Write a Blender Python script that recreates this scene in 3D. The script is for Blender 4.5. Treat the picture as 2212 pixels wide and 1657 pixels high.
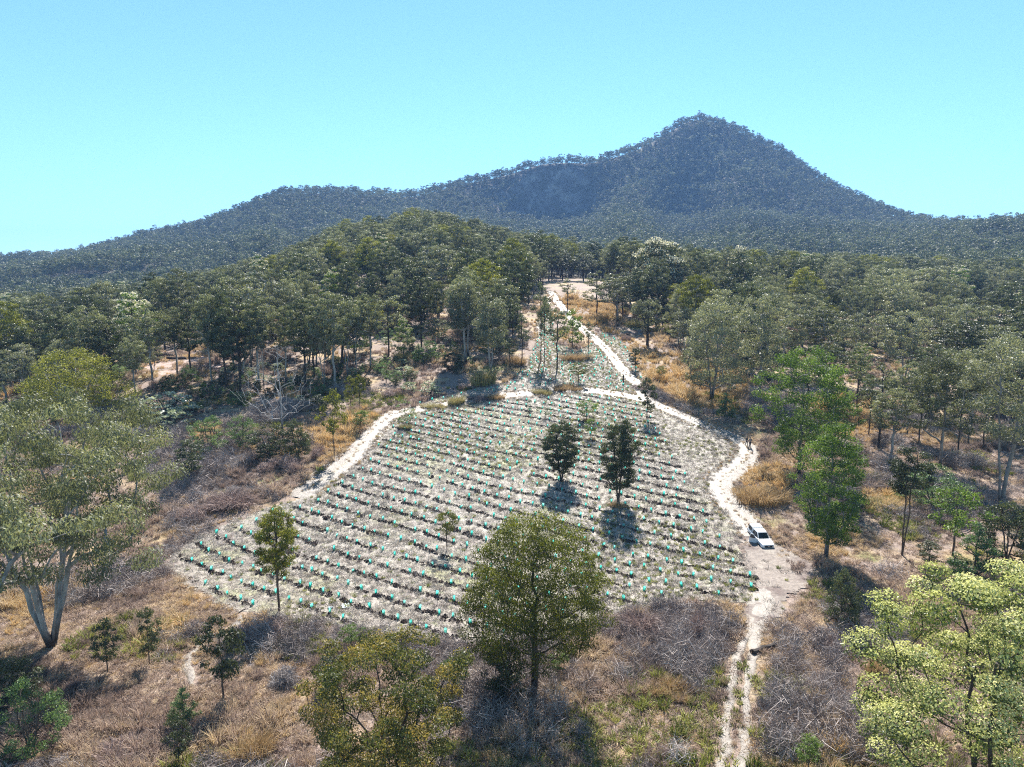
import bpy, math, random
import numpy as np
from mathutils import Vector, Matrix
R = math.radians
PI = math.pi
for o in list(bpy.data.objects): bpy.data.objects.remove(o)
scene = bpy.context.scene
COL = scene.collection

# ------------------------------------------------------------------ camera, sky, sun, exposure
CAM_H = 33.0
PITCH = R(8.5)
FPX, CX, CY = 1533.0, 1105.7, 828.5          # focal length and centre of a 2211 px wide picture
cam_d = bpy.data.cameras.new('camera'); cam = bpy.data.objects.new('camera', cam_d); COL.objects.link(cam)
cam.location = (0, 0, CAM_H); cam.rotation_euler = (R(90) - PITCH, 0, 0)
cam_d.sensor_width = 36; cam_d.lens = 36 * FPX / 2211.4
cam_d.clip_start = 0.5; cam_d.clip_end = 30000
scene.camera = cam

SUN_EL, SUN_AZ = R(46), R(6)                 # azimuth clockwise from +Y (straight ahead)
w = bpy.data.worlds.new('World'); scene.world = w; w.use_nodes = True
nt = w.node_tree; nt.nodes.clear()
sky = nt.nodes.new('ShaderNodeTexSky'); sky.sky_type = 'NISHITA'; sky.sun_disc = False
sky.sun_elevation = SUN_EL; sky.sun_rotation = SUN_AZ
sky.altitude = 60; sky.air_density = 0.8; sky.dust_density = 0.0; sky.ozone_density = 3.0
gm = nt.nodes.new('ShaderNodeGamma'); gm.inputs['Gamma'].default_value = 0.9
hs = nt.nodes.new('ShaderNodeMix'); hs.data_type = 'RGBA'; hs.blend_type = 'MULTIPLY'; hs.inputs[0].default_value = 1; hs.inputs[7].default_value = (0.84, 1.20, 1.22, 1)
bg = nt.nodes.new('ShaderNodeBackground'); bg.inputs[1].default_value = 0.073
wo = nt.nodes.new('ShaderNodeOutputWorld')
nt.links.new(sky.outputs[0], gm.inputs[0]); nt.links.new(gm.outputs[0], hs.inputs[6]); nt.links.new(hs.outputs[2], bg.inputs[0]); nt.links.new(bg.outputs[0], wo.inputs[0])
sd = bpy.data.lights.new('sun', 'SUN'); sd.energy = 5.0; sd.angle = R(0.53); sd.color = (1.0, 0.955, 0.88)
sun = bpy.data.objects.new('sun', sd); COL.objects.link(sun)
sdir = Vector((math.sin(SUN_AZ) * math.cos(SUN_EL), math.cos(SUN_AZ) * math.cos(SUN_EL), math.sin(SUN_EL)))
sun.rotation_euler = sdir.to_track_quat('Z', 'Y').to_euler(); sun.location = (0, 0, 300)
vs = scene.view_settings; vs.view_transform = 'Standard'; vs.look = 'None'; vs.exposure = 1.5; vs.gamma = 1; vs.use_curve_mapping = False
scene.cycles.use_denoising = False; scene.cycles.filter_width = 1.1; scene.cycles.max_bounces = 5; scene.cycles.diffuse_bounces = 2; scene.cycles.glossy_bounces = 2
scene.cycles.transmission_bounces = 4; scene.cycles.volume_bounces = 0; scene.cycles.transparent_max_bounces = 6

# ------------------------------------------------------------------ terrain
def ray(px, py):
    cx, cy = (px - CX) / FPX, (CY - py) / FPX
    return np.array([cx, math.cos(PITCH) + cy * math.sin(PITCH), -math.sin(PITCH) + cy * math.cos(PITCH)])
def elev(py):                                 # rise per metre of forward distance
    return math.tan(math.atan((CY - py) / FPX) - PITCH)

def vnoise(x, y, s, seed=0):
    x = np.asarray(x, float) / s + seed * 17.31; y = np.asarray(y, float) / s + seed * 9.77
    xi, yi = np.floor(x), np.floor(y); xf, yf = x - xi, y - yi
    xf = xf * xf * (3 - 2 * xf); yf = yf * yf * (3 - 2 * yf)
    def h(a, b):
        v = np.sin(a * 127.1 + b * 311.7 + seed * 3.3) * 43758.5453
        return v - np.floor(v)
    return (h(xi, yi) * (1 - xf) + h(xi + 1, yi) * xf) * (1 - yf) + (h(xi, yi + 1) * (1 - xf) + h(xi + 1, yi + 1) * xf) * yf
def fbm(x, y, s, seed=0, n=3):
    t = 0; a = 1; k = 0
    for i in range(n):
        t = t + a * vnoise(x, y, s / 2 ** i, seed + i); k += a; a *= .5
    return t / k

NEAR_Y = [-60, 20, 50, 80, 110, 140, 165, 200, 240, 290, 350, 420, 500, 600, 750]
NEAR = {                                      # ground heights by column (2211 px picture column)
 -500: [-1, -1, -.5, 0, 2, 3, 3, 2, 0, -1, 0, 2, 5, 9, 15],
 0:    [-1, -1, -.5, 0, 2.5, 4.5, 5, 4.5, 3, 1, 0, 2, 5, 9, 16],
 300:  [-1, -1, -.5, 0, 3.5, 7, 9.5, 11, 11, 9, 7, 8, 10, 15, 24],
 600:  [-1, -1, -.5, 0, 4, 8, 12, 15.5, 18.5, 21, 22, 24, 24, 27, 36],
 750:  [-1, -1, -.5, 0, 4, 8, 12.2, 16, 20, 27, 36, 44, 48, 46, 46],
 900:  [-1, -1, -.5, 0, 4, 8, 12.3, 17, 22, 30, 41, 52, 59, 54, 50],
 1130: [-1, -1, -.5, 0, 4, 8, 12.3, 17.5, 23, 29, 33, 38, 41, 42, 46],
 1300: [-1, -1, -.5, 0, 4, 8, 12.3, 17, 22, 28, 31, 31, 32, 36, 44],
 1550: [-1, -1, -.5, 0, 3.5, 7.5, 11, 15, 19, 23, 26, 28, 31, 36, 46],
 1900: [-1, -1, -.5, 0, 2, 5, 7.5, 10, 13, 16, 19, 23, 28, 34, 48],
 2211: [-1, -1, -.5, 0, 1.5, 3, 5, 7.5, 10, 13, 17, 23, 31, 43, 66],
 2700: [-1, -1, -.5, 0, 1, 2, 4, 7, 10, 14, 19, 26, 35, 48, 72]}
RIDGE = [                                     # column, skyline row, distance of the crest, run of the steep part, height at its foot
 (-500, 590, 1100, 300, 30), (0, 560, 1200, 300, 30), (150, 553, 1270, 320, 42), (300, 510, 1350, 350, 55), (440, 480, 1420, 350, 70),
 (520, 447, 1460, 350, 78), (600, 408, 1500, 350, 85), (700, 406, 1540, 330, 95), (800, 413, 1570, 310, 103), (900, 413, 1600, 300, 110),
 (1000, 387, 1630, 240, 125), (1060, 376, 1640, 170, 133), (1110, 362, 1650, 105, 140), (1165, 343, 1655, 85, 143), (1230, 338, 1660, 85, 145),
 (1270, 342, 1670, 120, 145), (1320, 331, 1690, 240, 140), (1370, 316, 1720, 330, 133), (1430, 286, 1760, 420, 125), (1470, 256, 1785, 460, 121),
 (1510, 245, 1800, 480, 120), (1560, 257, 1795, 485, 120), (1630, 292, 1780, 480, 120), (1700, 327, 1740, 450, 118), (1760, 372, 1700, 410, 115),
 (1830, 412, 1640, 350, 114), (1900, 443, 1560, 300, 112), (1960, 466, 1420, 240, 104), (2050, 476, 1220, 170, 92), (2130, 476, 1050, 120, 85),
 (2211, 472, 950, 100, 80), (2700, 478, 900, 100, 80)]
NU, NV = 541, 1100
U0, U1 = -1.7, 1.7
VA, VB = math.log(12.0), math.log(9060.0)
def build_table():
    us = np.linspace(U0, U1, NU); ys = np.exp(np.linspace(VA, VB, NV)) - 60
    nk = sorted(NEAR); ku = np.array([(k - CX) / FPX for k in nk])
    near = np.array([[np.interp(u, ku, [NEAR[k][j] for k in nk]) for j in range(len(NEAR_Y))] for u in us])
    ru = np.array([(r[0] - CX) / FPX / (math.cos(PITCH) + (CY - r[1]) / FPX * math.sin(PITCH)) for r in RIDGE])
    rY = np.interp(us, ru, [r[2] for r in RIDGE]); rW = np.interp(us, ru, [r[3] for r in RIDGE]); rA = np.interp(us, ru, [r[4] for r in RIDGE])
    rZ = np.interp(us, ru, [CAM_H + r[2] * elev(r[1]) - 9 for r in RIDGE])
    spur = fbm(us * 9, us * 0 + 3, 1.0, 19, 3) - .5; rW = rW * np.clip(1 + 1.1 * spur, .6, 1.5)
    T = np.zeros((NU, NV))
    for i, u in enumerate(us):
        kx = NEAR_Y + [rY[i] - 1.35 * rW[i] - 60, rY[i] - rW[i] * .9, rY[i] - rW[i] * .45, rY[i], rY[i] + 40, rY[i] + 450, rY[i] + 1500, 9000]
        kz = list(near[i]) + [rA[i] - .06 * (rZ[i] - rA[i]) - 6, rA[i] + (rZ[i] - rA[i]) * .10, rA[i] + (rZ[i] - rA[i]) * (.50 - .35 * spur[i]), rZ[i], rZ[i] - 6, rZ[i] * .55, 5, -20]
        T[i] = np.interp(ys, kx, kz)
    for it in range(2):                        # soften the knots
        P = np.pad(T, ((1, 1), (2, 2)), 'edge')
        T = .5 * P[1:-1, 2:-2] + .15 * (P[:-2, 2:-2] + P[2:, 2:-2]) + .1 * (P[1:-1, 1:-3] + P[1:-1, 3:-1])
    UU, YY = np.meshgrid(us, ys, indexing='ij'); XX = UU * (YY + 0) 
    far = np.clip((YY - 450) / 700, 0, 1) * np.clip(1.4 - np.abs(YY - 1450) / 2500, 0, 1)
    steep = np.clip((T - 90) / 120, 0, 1)
    sp = (fbm(UU * 1500 + 90 * vnoise(XX, YY, 300, 5), YY * .35, 190, 3) - .5) * 2
    T = T + far * (8 * (fbm(XX, YY, 160, 1) - .5) + steep * (34 * sp + 12 * (fbm(XX, YY, 55, 8) - .5)) * np.clip((rY[:, None] - 25 - YY) / 200, 0.0, 1))
    near_n = np.clip((YY - 95) / 120, 0, 1) * np.clip(1 - (YY - 300) / 400, 0, 1)
    T = T + near_n * 1.2 * (fbm(XX, YY, 40, 4) - .5)
    return us, ys, T, rY, rW
US, YS, TAB, RIDGE_Y, RIDGE_W = build_table()
def terrain(x, y):
    x = np.asarray(x, float); y = np.asarray(y, float)
    u = np.clip(x / np.maximum(y + 0.0, 12), U0, U1 - 1e-6)
    yy = np.clip(y, YS[0], YS[-1] - 1)
    fi = (u - U0) / (U1 - U0) * (NU - 1); fj = (np.log(yy + 60) - VA) / (VB - VA) * (NV - 1)
    i = np.clip(np.floor(fi).astype(int), 0, NU - 2); j = np.clip(np.floor(fj).astype(int), 0, NV - 2)
    a = fi - i; b = fj - j
    return (TAB[i, j] * (1 - a) + TAB[i + 1, j] * a) * (1 - b) + (TAB[i, j + 1] * (1 - a) + TAB[i + 1, j + 1] * a) * b
def tz(x, y): return float(terrain(x, y))
def at(px, py):
    """ground point seen at picture position px, py (2211 px wide picture)"""
    d = ray(px, py); t = np.exp(np.linspace(math.log(15), math.log(3500), 1500))
    z = CAM_H + d[2] * t; g = terrain(d[0] * t, d[1] * t)
    k = np.argmax(z < g)
    if z[k] >= g[k]: k = len(t) - 1
    if k == 0: return (d[0] * t[0], d[1] * t[0])
    f = (z[k - 1] - g[k - 1]) / ((z[k - 1] - g[k - 1]) - (z[k] - g[k])); tt = t[k - 1] + f * (t[k] - t[k - 1])
    return (d[0] * tt, d[1] * tt)
def depth(x, y): return y * math.cos(PITCH) + (CAM_H - tz(x, y)) * math.sin(PITCH)
def metres(px, x, y): return px * depth(x, y) / FPX
def project(x, y, z):
    x, y, z = (np.asarray(v, float) for v in (x, y, z))
    dz = z - CAM_H; dep = y * math.cos(PITCH) - dz * math.sin(PITCH); up = y * math.sin(PITCH) + dz * math.cos(PITCH)
    return CX + FPX * x / dep, CY - FPX * up / dep
def poly(pts): return np.array([at(*p) for p in pts])
def inside(P, x, y):
    x = np.asarray(x, float); y = np.asarray(y, float); c = np.zeros(x.shape, bool); n = len(P)
    for i in range(n):
        x1, y1 = P[i]; x2, y2 = P[(i + 1) % n]
        if y1 == y2: continue
        c ^= ((y1 > y) != (y2 > y)) & (x < (x2 - x1) * (y - y1) / (y2 - y1) + x1)
    return c
def line_dist(L, x, y):
    x = np.asarray(x, float); y = np.asarray(y, float); best = np.full(x.shape, 1e9)
    for (x1, y1), (x2, y2) in zip(L[:-1], L[1:]):
        dx, dy = x2 - x1, y2 - y1; t = np.clip(((x - x1) * dx + (y - y1) * dy) / (dx * dx + dy * dy + 1e-9), 0, 1)
        best = np.minimum(best, np.hypot(x - x1 - t * dx, y - y1 - t * dy))
    return best

# ------------------------------------------------------------------ object helpers
def mesh_of(name, V, F, mats, smooth=False, attrs=None, fmat=None):
    V = np.asarray(V, np.float32).reshape(-1, 3)
    me = bpy.data.meshes.new(name)
    if isinstance(F, np.ndarray):
        n, k = F.shape
        me.vertices.add(len(V)); me.vertices.foreach_set('co', V.ravel())
        me.loops.add(n * k); me.loops.foreach_set('vertex_index', F.ravel().astype(np.int32))
        me.polygons.add(n); me.polygons.foreach_set('loop_start', np.arange(0, n * k, k, dtype=np.int32))
        try: me.polygons.foreach_set('loop_total', np.full(n, k, np.int32))
        except Exception: pass
    else:
        me.from_pydata([tuple(map(float, v)) for v in V], [], F)
    for m in (mats if isinstance(mats, (list, tuple)) else [mats]): me.materials.append(m)
    if fmat is not None: me.polygons.foreach_set('material_index', np.asarray(fmat, np.int32))
    me.polygons.foreach_set('use_smooth', np.full(len(me.polygons), smooth, bool))
    for k_, v in (attrs or {}).items():
        a = me.attributes.new(k_, 'FLOAT', 'POINT'); a.data.foreach_set('value', np.asarray(v, np.float32))
    me.update(calc_edges=True)
    if me.validate(): pass
    return me
def link(name, me, parent=None, loc=None):
    o = bpy.data.objects.new(name, me); COL.objects.link(o)
    if parent is not None: o.parent = parent
    if loc is not None: o.location = loc
    return o
def tag(o, label=None, cat=None, group=None, kind=None):
    if label: o['label'] = label
    if cat: o['category'] = cat
    if group: o['group'] = group
    if kind: o['kind'] = kind
    return o
def thing(name, label, cat, loc=(0, 0, 0), rz=0, group=None):
    o = bpy.data.objects.new(name, None); COL.objects.link(o); o.location = loc; o.rotation_euler = (0, 0, rz)
    o.empty_display_size = .5
    return tag(o, label, cat, group)

# ------------------------------------------------------------------ materials
def N(nt, t, **kw):
    n = nt.nodes.new(t)
    for k, v in kw.items():
        if k in n.inputs: n.inputs[k].default_value = v
        else: setattr(n, k, v)
    return n
def newmat(name):
    m = bpy.data.materials.new(name); m.use_nodes = True; m.node_tree.nodes.clear(); return m, m.node_tree
def ramp(nt, stops, interp='LINEAR'):
    r = nt.nodes.new('ShaderNodeValToRGB'); r.color_ramp.interpolation = interp; e = r.color_ramp.elements
    while len(e) > 1: e.remove(e[-1])
    e[0].position = stops[0][0]; e[0].color = (*stops[0][1], 1)
    for p, c in stops[1:]:
        k = e.new(p); k.color = (*c, 1)
    return r
def g(v): return (v, v, v)
def leaf_mat(name, cols, trans=.35, rough=.45, spec=.35, tcol=None, vary=.5):
    """cols: dark, mid, light - the leaf's own colours; tint attribute and the object choose between them"""
    m, nt = newmat(name); L = nt.links.new
    a = N(nt, 'ShaderNodeAttribute', attribute_name='tint')
    oi = N(nt, 'ShaderNodeObjectInfo')
    mx = N(nt, 'ShaderNodeMath', operation='MULTIPLY_ADD'); L(oi.outputs['Random'], mx.inputs[0]); mx.inputs[1].default_value = vary; mx.inputs[2].default_value = -vary / 2
    ad = N(nt, 'ShaderNodeMath', operation='ADD', use_clamp=True); L(a.outputs['Fac'], ad.inputs[0]); tn = N(nt, 'ShaderNodeAttribute', attribute_name='tone', attribute_type='INSTANCER'); a2 = N(nt, 'ShaderNodeMath', operation='ADD'); L(mx.outputs[0], a2.inputs[0]); L(tn.outputs['Fac'], a2.inputs[1])
    L(a2.outputs[0], ad.inputs[1])
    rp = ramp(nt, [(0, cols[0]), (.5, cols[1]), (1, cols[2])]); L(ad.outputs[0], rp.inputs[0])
    p = N(nt, 'ShaderNodeBsdfPrincipled'); L(rp.outputs[0], p.inputs['Base Color']); p.inputs['Roughness'].default_value = rough; p.inputs['Specular IOR Level'].default_value = spec
    t = N(nt, 'ShaderNodeBsdfTranslucent')
    hv = N(nt, 'ShaderNodeMix', data_type='RGBA', blend_type='MULTIPLY'); hv.inputs[0].default_value = 1
    L(rp.outputs[0], hv.inputs[6]); hv.inputs[7].default_value = (*(tcol or (1.25, 1.25, .7)), 1); L(hv.outputs[2], t.inputs['Color'])
    mix = N(nt, 'ShaderNodeMixShader'); mix.inputs[0].default_value = trans
    L(p.outputs[0], mix.inputs[1]); L(t.outputs[0], mix.inputs[2])
    o = N(nt, 'ShaderNodeOutputMaterial'); L(mix.outputs[0], o.inputs[0])
    return m
def bark_mat(name, lo, hi, base=None, base_h=3.0, scale=3.0):
    """patchy bark; base = colour of the rough butt up to about base_h metres"""
    m, nt = newmat(name); L = nt.links.new
    tc = N(nt, 'ShaderNodeTexCoord'); mp = N(nt, 'ShaderNodeMapping'); mp.inputs['Scale'].default_value = (1, 1, .3); L(tc.outputs['Object'], mp.inputs[0])
    n = N(nt, 'ShaderNodeTexNoise', Scale=scale, Detail=5.0, Roughness=.65); L(mp.outputs[0], n.inputs['Vector'])
    rp = ramp(nt, [(.32, lo), (.62, hi)]); L(n.outputs[0], rp.inputs[0]); col = rp.outputs[0]
    if base:
        s = N(nt, 'ShaderNodeSeparateXYZ'); L(tc.outputs['Object'], s.inputs[0])
        mr = N(nt, 'ShaderNodeMapRange'); mr.inputs[1].default_value = base_h * .55; mr.inputs[2].default_value = base_h * 1.2
        ad = N(nt, 'ShaderNodeMath', operation='MULTIPLY_ADD'); L(n.outputs[0], ad.inputs[0]); ad.inputs[1].default_value = base_h * .5; L(s.outputs[2], ad.inputs[2])
        L(ad.outputs[0], mr.inputs[0])
        mx = N(nt, 'ShaderNodeMix', data_type='RGBA'); L(mr.outputs[0], mx.inputs[0]); mx.inputs[6].default_value = (*base, 1); L(col, mx.inputs[7]); col = mx.outputs[2]
    p = N(nt, 'ShaderNodeBsdfPrincipled', Roughness=.8); p.inputs['Specular IOR Level'].default_value = .2; L(col, p.inputs['Base Color'])
    b = N(nt, 'ShaderNodeBump', Strength=.5, Distance=.05); L(n.outputs[0], b.inputs['Height']); L(b.outputs[0], p.inputs['Normal'])
    o = N(nt, 'ShaderNodeOutputMaterial'); L(p.outputs[0], o.inputs[0]); return m
def plain(name, col, rough=.5, metal=0, spec=.5, noise=.08, coat=0):
    m, nt = newmat(name); L = nt.links.new
    tc = N(nt, 'ShaderNodeTexCoord'); n = N(nt, 'ShaderNodeTexNoise', Scale=6.0, Detail=4.0); L(tc.outputs['Object'], n.inputs['Vector'])
    c2 = tuple(max(0, c * (1 - noise * 2)) for c in col); rp = ramp(nt, [(.35, c2), (.6, col)]); L(n.outputs[0], rp.inputs[0])
    p = N(nt, 'ShaderNodeBsdfPrincipled', Roughness=rough, Metallic=metal); p.inputs['Specular IOR Level'].default_value = spec; p.inputs['Coat Weight'].default_value = coat
    L(rp.outputs[0], p.inputs['Base Color']); o = N(nt, 'ShaderNodeOutputMaterial'); L(p.outputs[0], o.inputs[0]); return m

M = {}
M['gum_leaf'] = leaf_mat('gum_leaf', [(0.058, 0.065, 0.039), (0.121, 0.130, 0.078), (0.244, 0.251, 0.154)], .34, .55, .3)
M['grey_leaf'] = leaf_mat('grey_leaf', [(0.062, 0.068, 0.047), (0.143, 0.151, 0.103), (0.276, 0.276, 0.188)], .34, .52, .36)
M['dark_leaf'] = leaf_mat('dark_leaf', [(.032, .039, .022), (.060, .073, .040), (.12, .135, .072)], .32, .52, .32)
M['olive_leaf'] = leaf_mat('olive_leaf', [(.055, .062, .014), (.118, .126, .026), (.24, .24, .058)], .42, .55, .25)
M['green_leaf'] = leaf_mat('green_leaf', [(0.034, 0.063, 0.016), (0.081, 0.132, 0.030), (0.161, 0.230, 0.057)], .42, .55, .25)
M['lime_leaf'] = leaf_mat('lime_leaf', [(.06, .10, .02), (.12, .18, .04), (.22, .28, .075)], .45, .42, .4)
M['acacia_leaf'] = leaf_mat('acacia_leaf', [(0.042, 0.078, 0.036), (0.090, 0.150, 0.066), (0.168, 0.240, 0.108)], .4, .5, .35)
M['silver_leaf'] = leaf_mat('silver_leaf', [(.16, .19, .14), (.28, .32, .24), (.48, .50, .42)], .3, .4, .4)
M['rust_leaf'] = leaf_mat('rust_leaf', [(.045, .058, .02), (.105, .115, .038), (.27, .20, .065)], .4, .5, .3)
M['cream_leaf'] = leaf_mat('cream_leaf', [(.05, .07, .022), (.10, .13, .04), (.20, .22, .08)], .4, .4, .45)
M['blossom'] = leaf_mat('blossom', [(.22, .25, .06), (.50, .50, .17), (.74, .71, .36)], .35, .7, .15, (1, 1, .85))
M['pale_blossom'] = leaf_mat('pale_blossom', [(.30, .28, .18), (.52, .47, .33), (.72, .66, .50)], .35, .6, .2, (1, 1, .85))
M['far_leaf'] = leaf_mat('far_leaf', [(0.038, 0.048, 0.029), (0.084, 0.098, 0.058), (0.162, 0.175, 0.109)], .25, .6, .2, None, .7)
M['pale_bark'] = bark_mat('pale_bark', (.13, .115, .105), (.40, .37, .345), (.05, .042, .038), 2.4, 1.6)
M['grey_bark'] = bark_mat('grey_bark', (.11, .095, .085), (.30, .27, .25), (.06, .05, .043), 2.0, 2.0)
M['dark_bark'] = bark_mat('dark_bark', (.02, .016, .014), (.085, .068, .058))
M['brown_bark'] = bark_mat('brown_bark', (.05, .034, .025), (.17, .125, .095))
M['dead_wood'] = bark_mat('dead_wood', (.17, .155, .145), (.46, .43, .41), (.05, .04, .035), 5.0, 2.0)

def blade_mat(name, stops, trans=.35, rough=.6, spec=.25):
    """stems and grass blades: the clump's tone (set per copy) and a little of each blade's own"""
    m, nt = newmat(name); L = nt.links.new
    a = N(nt, 'ShaderNodeAttribute', attribute_name='tone', attribute_type='INSTANCER')
    b = N(nt, 'ShaderNodeAttribute', attribute_name='tint')
    mm = N(nt, 'ShaderNodeMath', operation='MULTIPLY_ADD'); L(b.outputs['Fac'], mm.inputs[0]); mm.inputs[1].default_value = .35; mm.inputs[2].default_value = -.175
    ad = N(nt, 'ShaderNodeMath', operation='ADD', use_clamp=True); L(a.outputs['Fac'], ad.inputs[0]); L(mm.outputs[0], ad.inputs[1])
    rp = ramp(nt, stops); L(ad.outputs[0], rp.inputs[0])
    p = N(nt, 'ShaderNodeBsdfPrincipled', Roughness=rough); p.inputs['Specular IOR Level'].default_value = spec; L(rp.outputs[0], p.inputs['Base Color'])
    t = N(nt, 'ShaderNodeBsdfTranslucent'); L(rp.outputs[0], t.inputs['Color'])
    mix = N(nt, 'ShaderNodeMixShader'); mix.inputs[0].default_value = trans; L(p.outputs[0], mix.inputs[1]); L(t.outputs[0], mix.inputs[2])
    o = N(nt, 'ShaderNodeOutputMaterial'); L(mix.outputs[0], o.inputs[0]); return m
M['dry_blade'] = blade_mat('dry_blade', [(0, (.19, .14, .115)), (.25, (.36, .26, .21)), (.5, (.47, .36, .25)), (.75, (.55, .40, .20)), (1, (.58, .36, .14))])
M['green_blade'] = blade_mat('green_blade', [(0, (.08, .10, .02)), (.5, (.20, .215, .045)), (1, (.36, .35, .09))])
M['straw_blade'] = blade_mat('straw_blade', [(0, (.20, .165, .135)), (.5, (.46, .40, .335)), (1, (.60, .54, .46))], .2, .45, .5)
M['twig'] = blade_mat('twig', [(0, (.12, .095, .085)), (.5, (.29, .24, .22)), (1, (.48, .42, .38))], 0, .7, .3)

def ground_mat(name, layers, bump=.25, rough=.85, spec=.2, mid=None):
    """layers: first colour pair, then (scale, lo, hi, colour pair, detail) laid over it where a noise runs high"""
    m, nt = newmat(name); L = nt.links.new
    tc = N(nt, 'ShaderNodeTexCoord')
    def noise(s, d=6.0, r=.6):
        n = N(nt, 'ShaderNodeTexNoise', Scale=s, Detail=d, Roughness=r); L(tc.outputs['Object'], n.inputs['Vector']); return n.outputs[0]
    fine = noise(2.6, 5.0, .75)
    def pair(c, src):
        rp = ramp(nt, [(.36, c[0]), (.64, c[1])]); L(src, rp.inputs[0]); return rp.outputs[0]
    col = pair(layers[0], fine)
    for s, lo, hi, c, d in layers[1:]:
        mr = N(nt, 'ShaderNodeMapRange'); mr.inputs[1].default_value = lo; mr.inputs[2].default_value = hi; L(noise(s, d), mr.inputs[0])
        mx = N(nt, 'ShaderNodeMix', data_type='RGBA'); L(mr.outputs[0], mx.inputs[0]); L(col, mx.inputs[6]); L(pair(c, fine), mx.inputs[7]); col = mx.outputs[2]
    if mid:
        col = mid(nt, L, tc, col, noise, fine)
    p = N(nt, 'ShaderNodeBsdfPrincipled', Roughness=rough); p.inputs['Specular IOR Level'].default_value = spec; L(col, p.inputs['Base Color'])
    b = N(nt, 'ShaderNodeBump', Strength=bump, Distance=.25); L(fine, b.inputs['Height']); L(b.outputs[0], p.inputs['Normal'])
    o = N(nt, 'ShaderNodeOutputMaterial'); L(p.outputs[0], o.inputs[0]); return m
PINK = ((.15, .108, .088), (.34, .26, .215)); STRAW = ((.26, .185, .10), (.50, .37, .22)); SOIL = ((.07, .045, .036), (.17, .115, .092))
GREEN = ((.08, .085, .025), (.20, .20, .07)); PALE = ((.18, .148, .118), (.38, .33, .275)); LITTER = ((.13, .10, .08), (.27, .215, .17))
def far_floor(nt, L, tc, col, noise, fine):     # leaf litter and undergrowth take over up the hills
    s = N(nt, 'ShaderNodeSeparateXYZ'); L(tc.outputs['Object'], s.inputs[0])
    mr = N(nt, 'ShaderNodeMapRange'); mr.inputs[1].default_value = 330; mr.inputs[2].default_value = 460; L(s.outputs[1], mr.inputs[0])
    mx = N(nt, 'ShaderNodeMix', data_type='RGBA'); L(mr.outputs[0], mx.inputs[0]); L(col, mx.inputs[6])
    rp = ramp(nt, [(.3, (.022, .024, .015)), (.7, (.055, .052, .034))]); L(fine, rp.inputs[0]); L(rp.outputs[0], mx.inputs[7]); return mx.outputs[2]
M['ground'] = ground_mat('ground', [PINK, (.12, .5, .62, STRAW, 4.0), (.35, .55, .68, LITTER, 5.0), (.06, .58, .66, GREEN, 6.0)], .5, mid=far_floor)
M['field'] = ground_mat('field', [PALE, (.09, .52, .66, ((.15, .15, .05), (.30, .29, .11)), 6.0), (.5, .52, .62, ((.11, .085, .07), (.25, .20, .17)), 5.0), (.22, .58, .68, SOIL, 6.0), (1.4, .54, .68, GREEN, 4.0)], .6, .6, .45)
def track_edge(nt, L, tc, col, noise, fine):
    a = N(nt, 'ShaderNodeAttribute', attribute_name='edge')
    ad = N(nt, 'ShaderNodeMath', operation='MULTIPLY_ADD'); L(noise(.9, 5.0), ad.inputs[0]); ad.inputs[1].default_value = .9; L(a.outputs['Fac'], ad.inputs[2])
    mr = N(nt, 'ShaderNodeMapRange'); mr.inputs[1].default_value = .85; mr.inputs[2].default_value = 1.2; L(ad.outputs[0], mr.inputs[0])
    mx = N(nt, 'ShaderNodeMix', data_type='RGBA'); L(mr.outputs[0], mx.inputs[0]); L(col, mx.inputs[6])
    rp = ramp(nt, [(.36, (.12, .095, .06)), (.64, (.27, .225, .155))]); L(fine, rp.inputs[0]); L(rp.outputs[0], mx.inputs[7]); return mx.outputs[2]
M['track'] = ground_mat('track', [((.15, .122, .098), (.275, .235, .195)), (.7, .48, .64, ((.09, .07, .055), (.18, .145, .118)), 5.0)], .45, .55, .5, mid=track_edge)
M['soil'] = plain('soil', (.075, .05, .04), .95, 0, .1, .25)
M['clearing'] = ground_mat('clearing', [((.30, .21, .175), (.50, .38, .33)), (.3, .5, .62, LITTER, 5.0)], .4)
def rock_mat():
    m, nt = newmat('rock'); L = nt.links.new
    tc = N(nt, 'ShaderNodeTexCoord'); mp = N(nt, 'ShaderNodeMapping'); mp.inputs['Scale'].default_value = (1, 1, .35); L(tc.outputs['Object'], mp.inputs[0])
    n = N(nt, 'ShaderNodeTexNoise', Scale=.055, Detail=8.0, Roughness=.65); L(mp.outputs[0], n.inputs['Vector'])
    rp = ramp(nt, [(.34, (.018, .018, .02)), (.5, (.10, .092, .085)), (.64, (.24, .21, .185))]); L(n.outputs[0], rp.inputs[0])
    p = N(nt, 'ShaderNodeBsdfPrincipled', Roughness=.9); p.inputs['Specular IOR Level'].default_value = .15; L(rp.outputs[0], p.inputs['Base Color'])
    b = N(nt, 'ShaderNodeBump', Strength=.8, Distance=4.0); L(n.outputs[0], b.inputs['Height']); L(b.outputs[0], p.inputs['Normal'])
    o = N(nt, 'ShaderNodeOutputMaterial'); L(p.outputs[0], o.inputs[0]); return m
M['rock'] = rock_mat()

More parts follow.
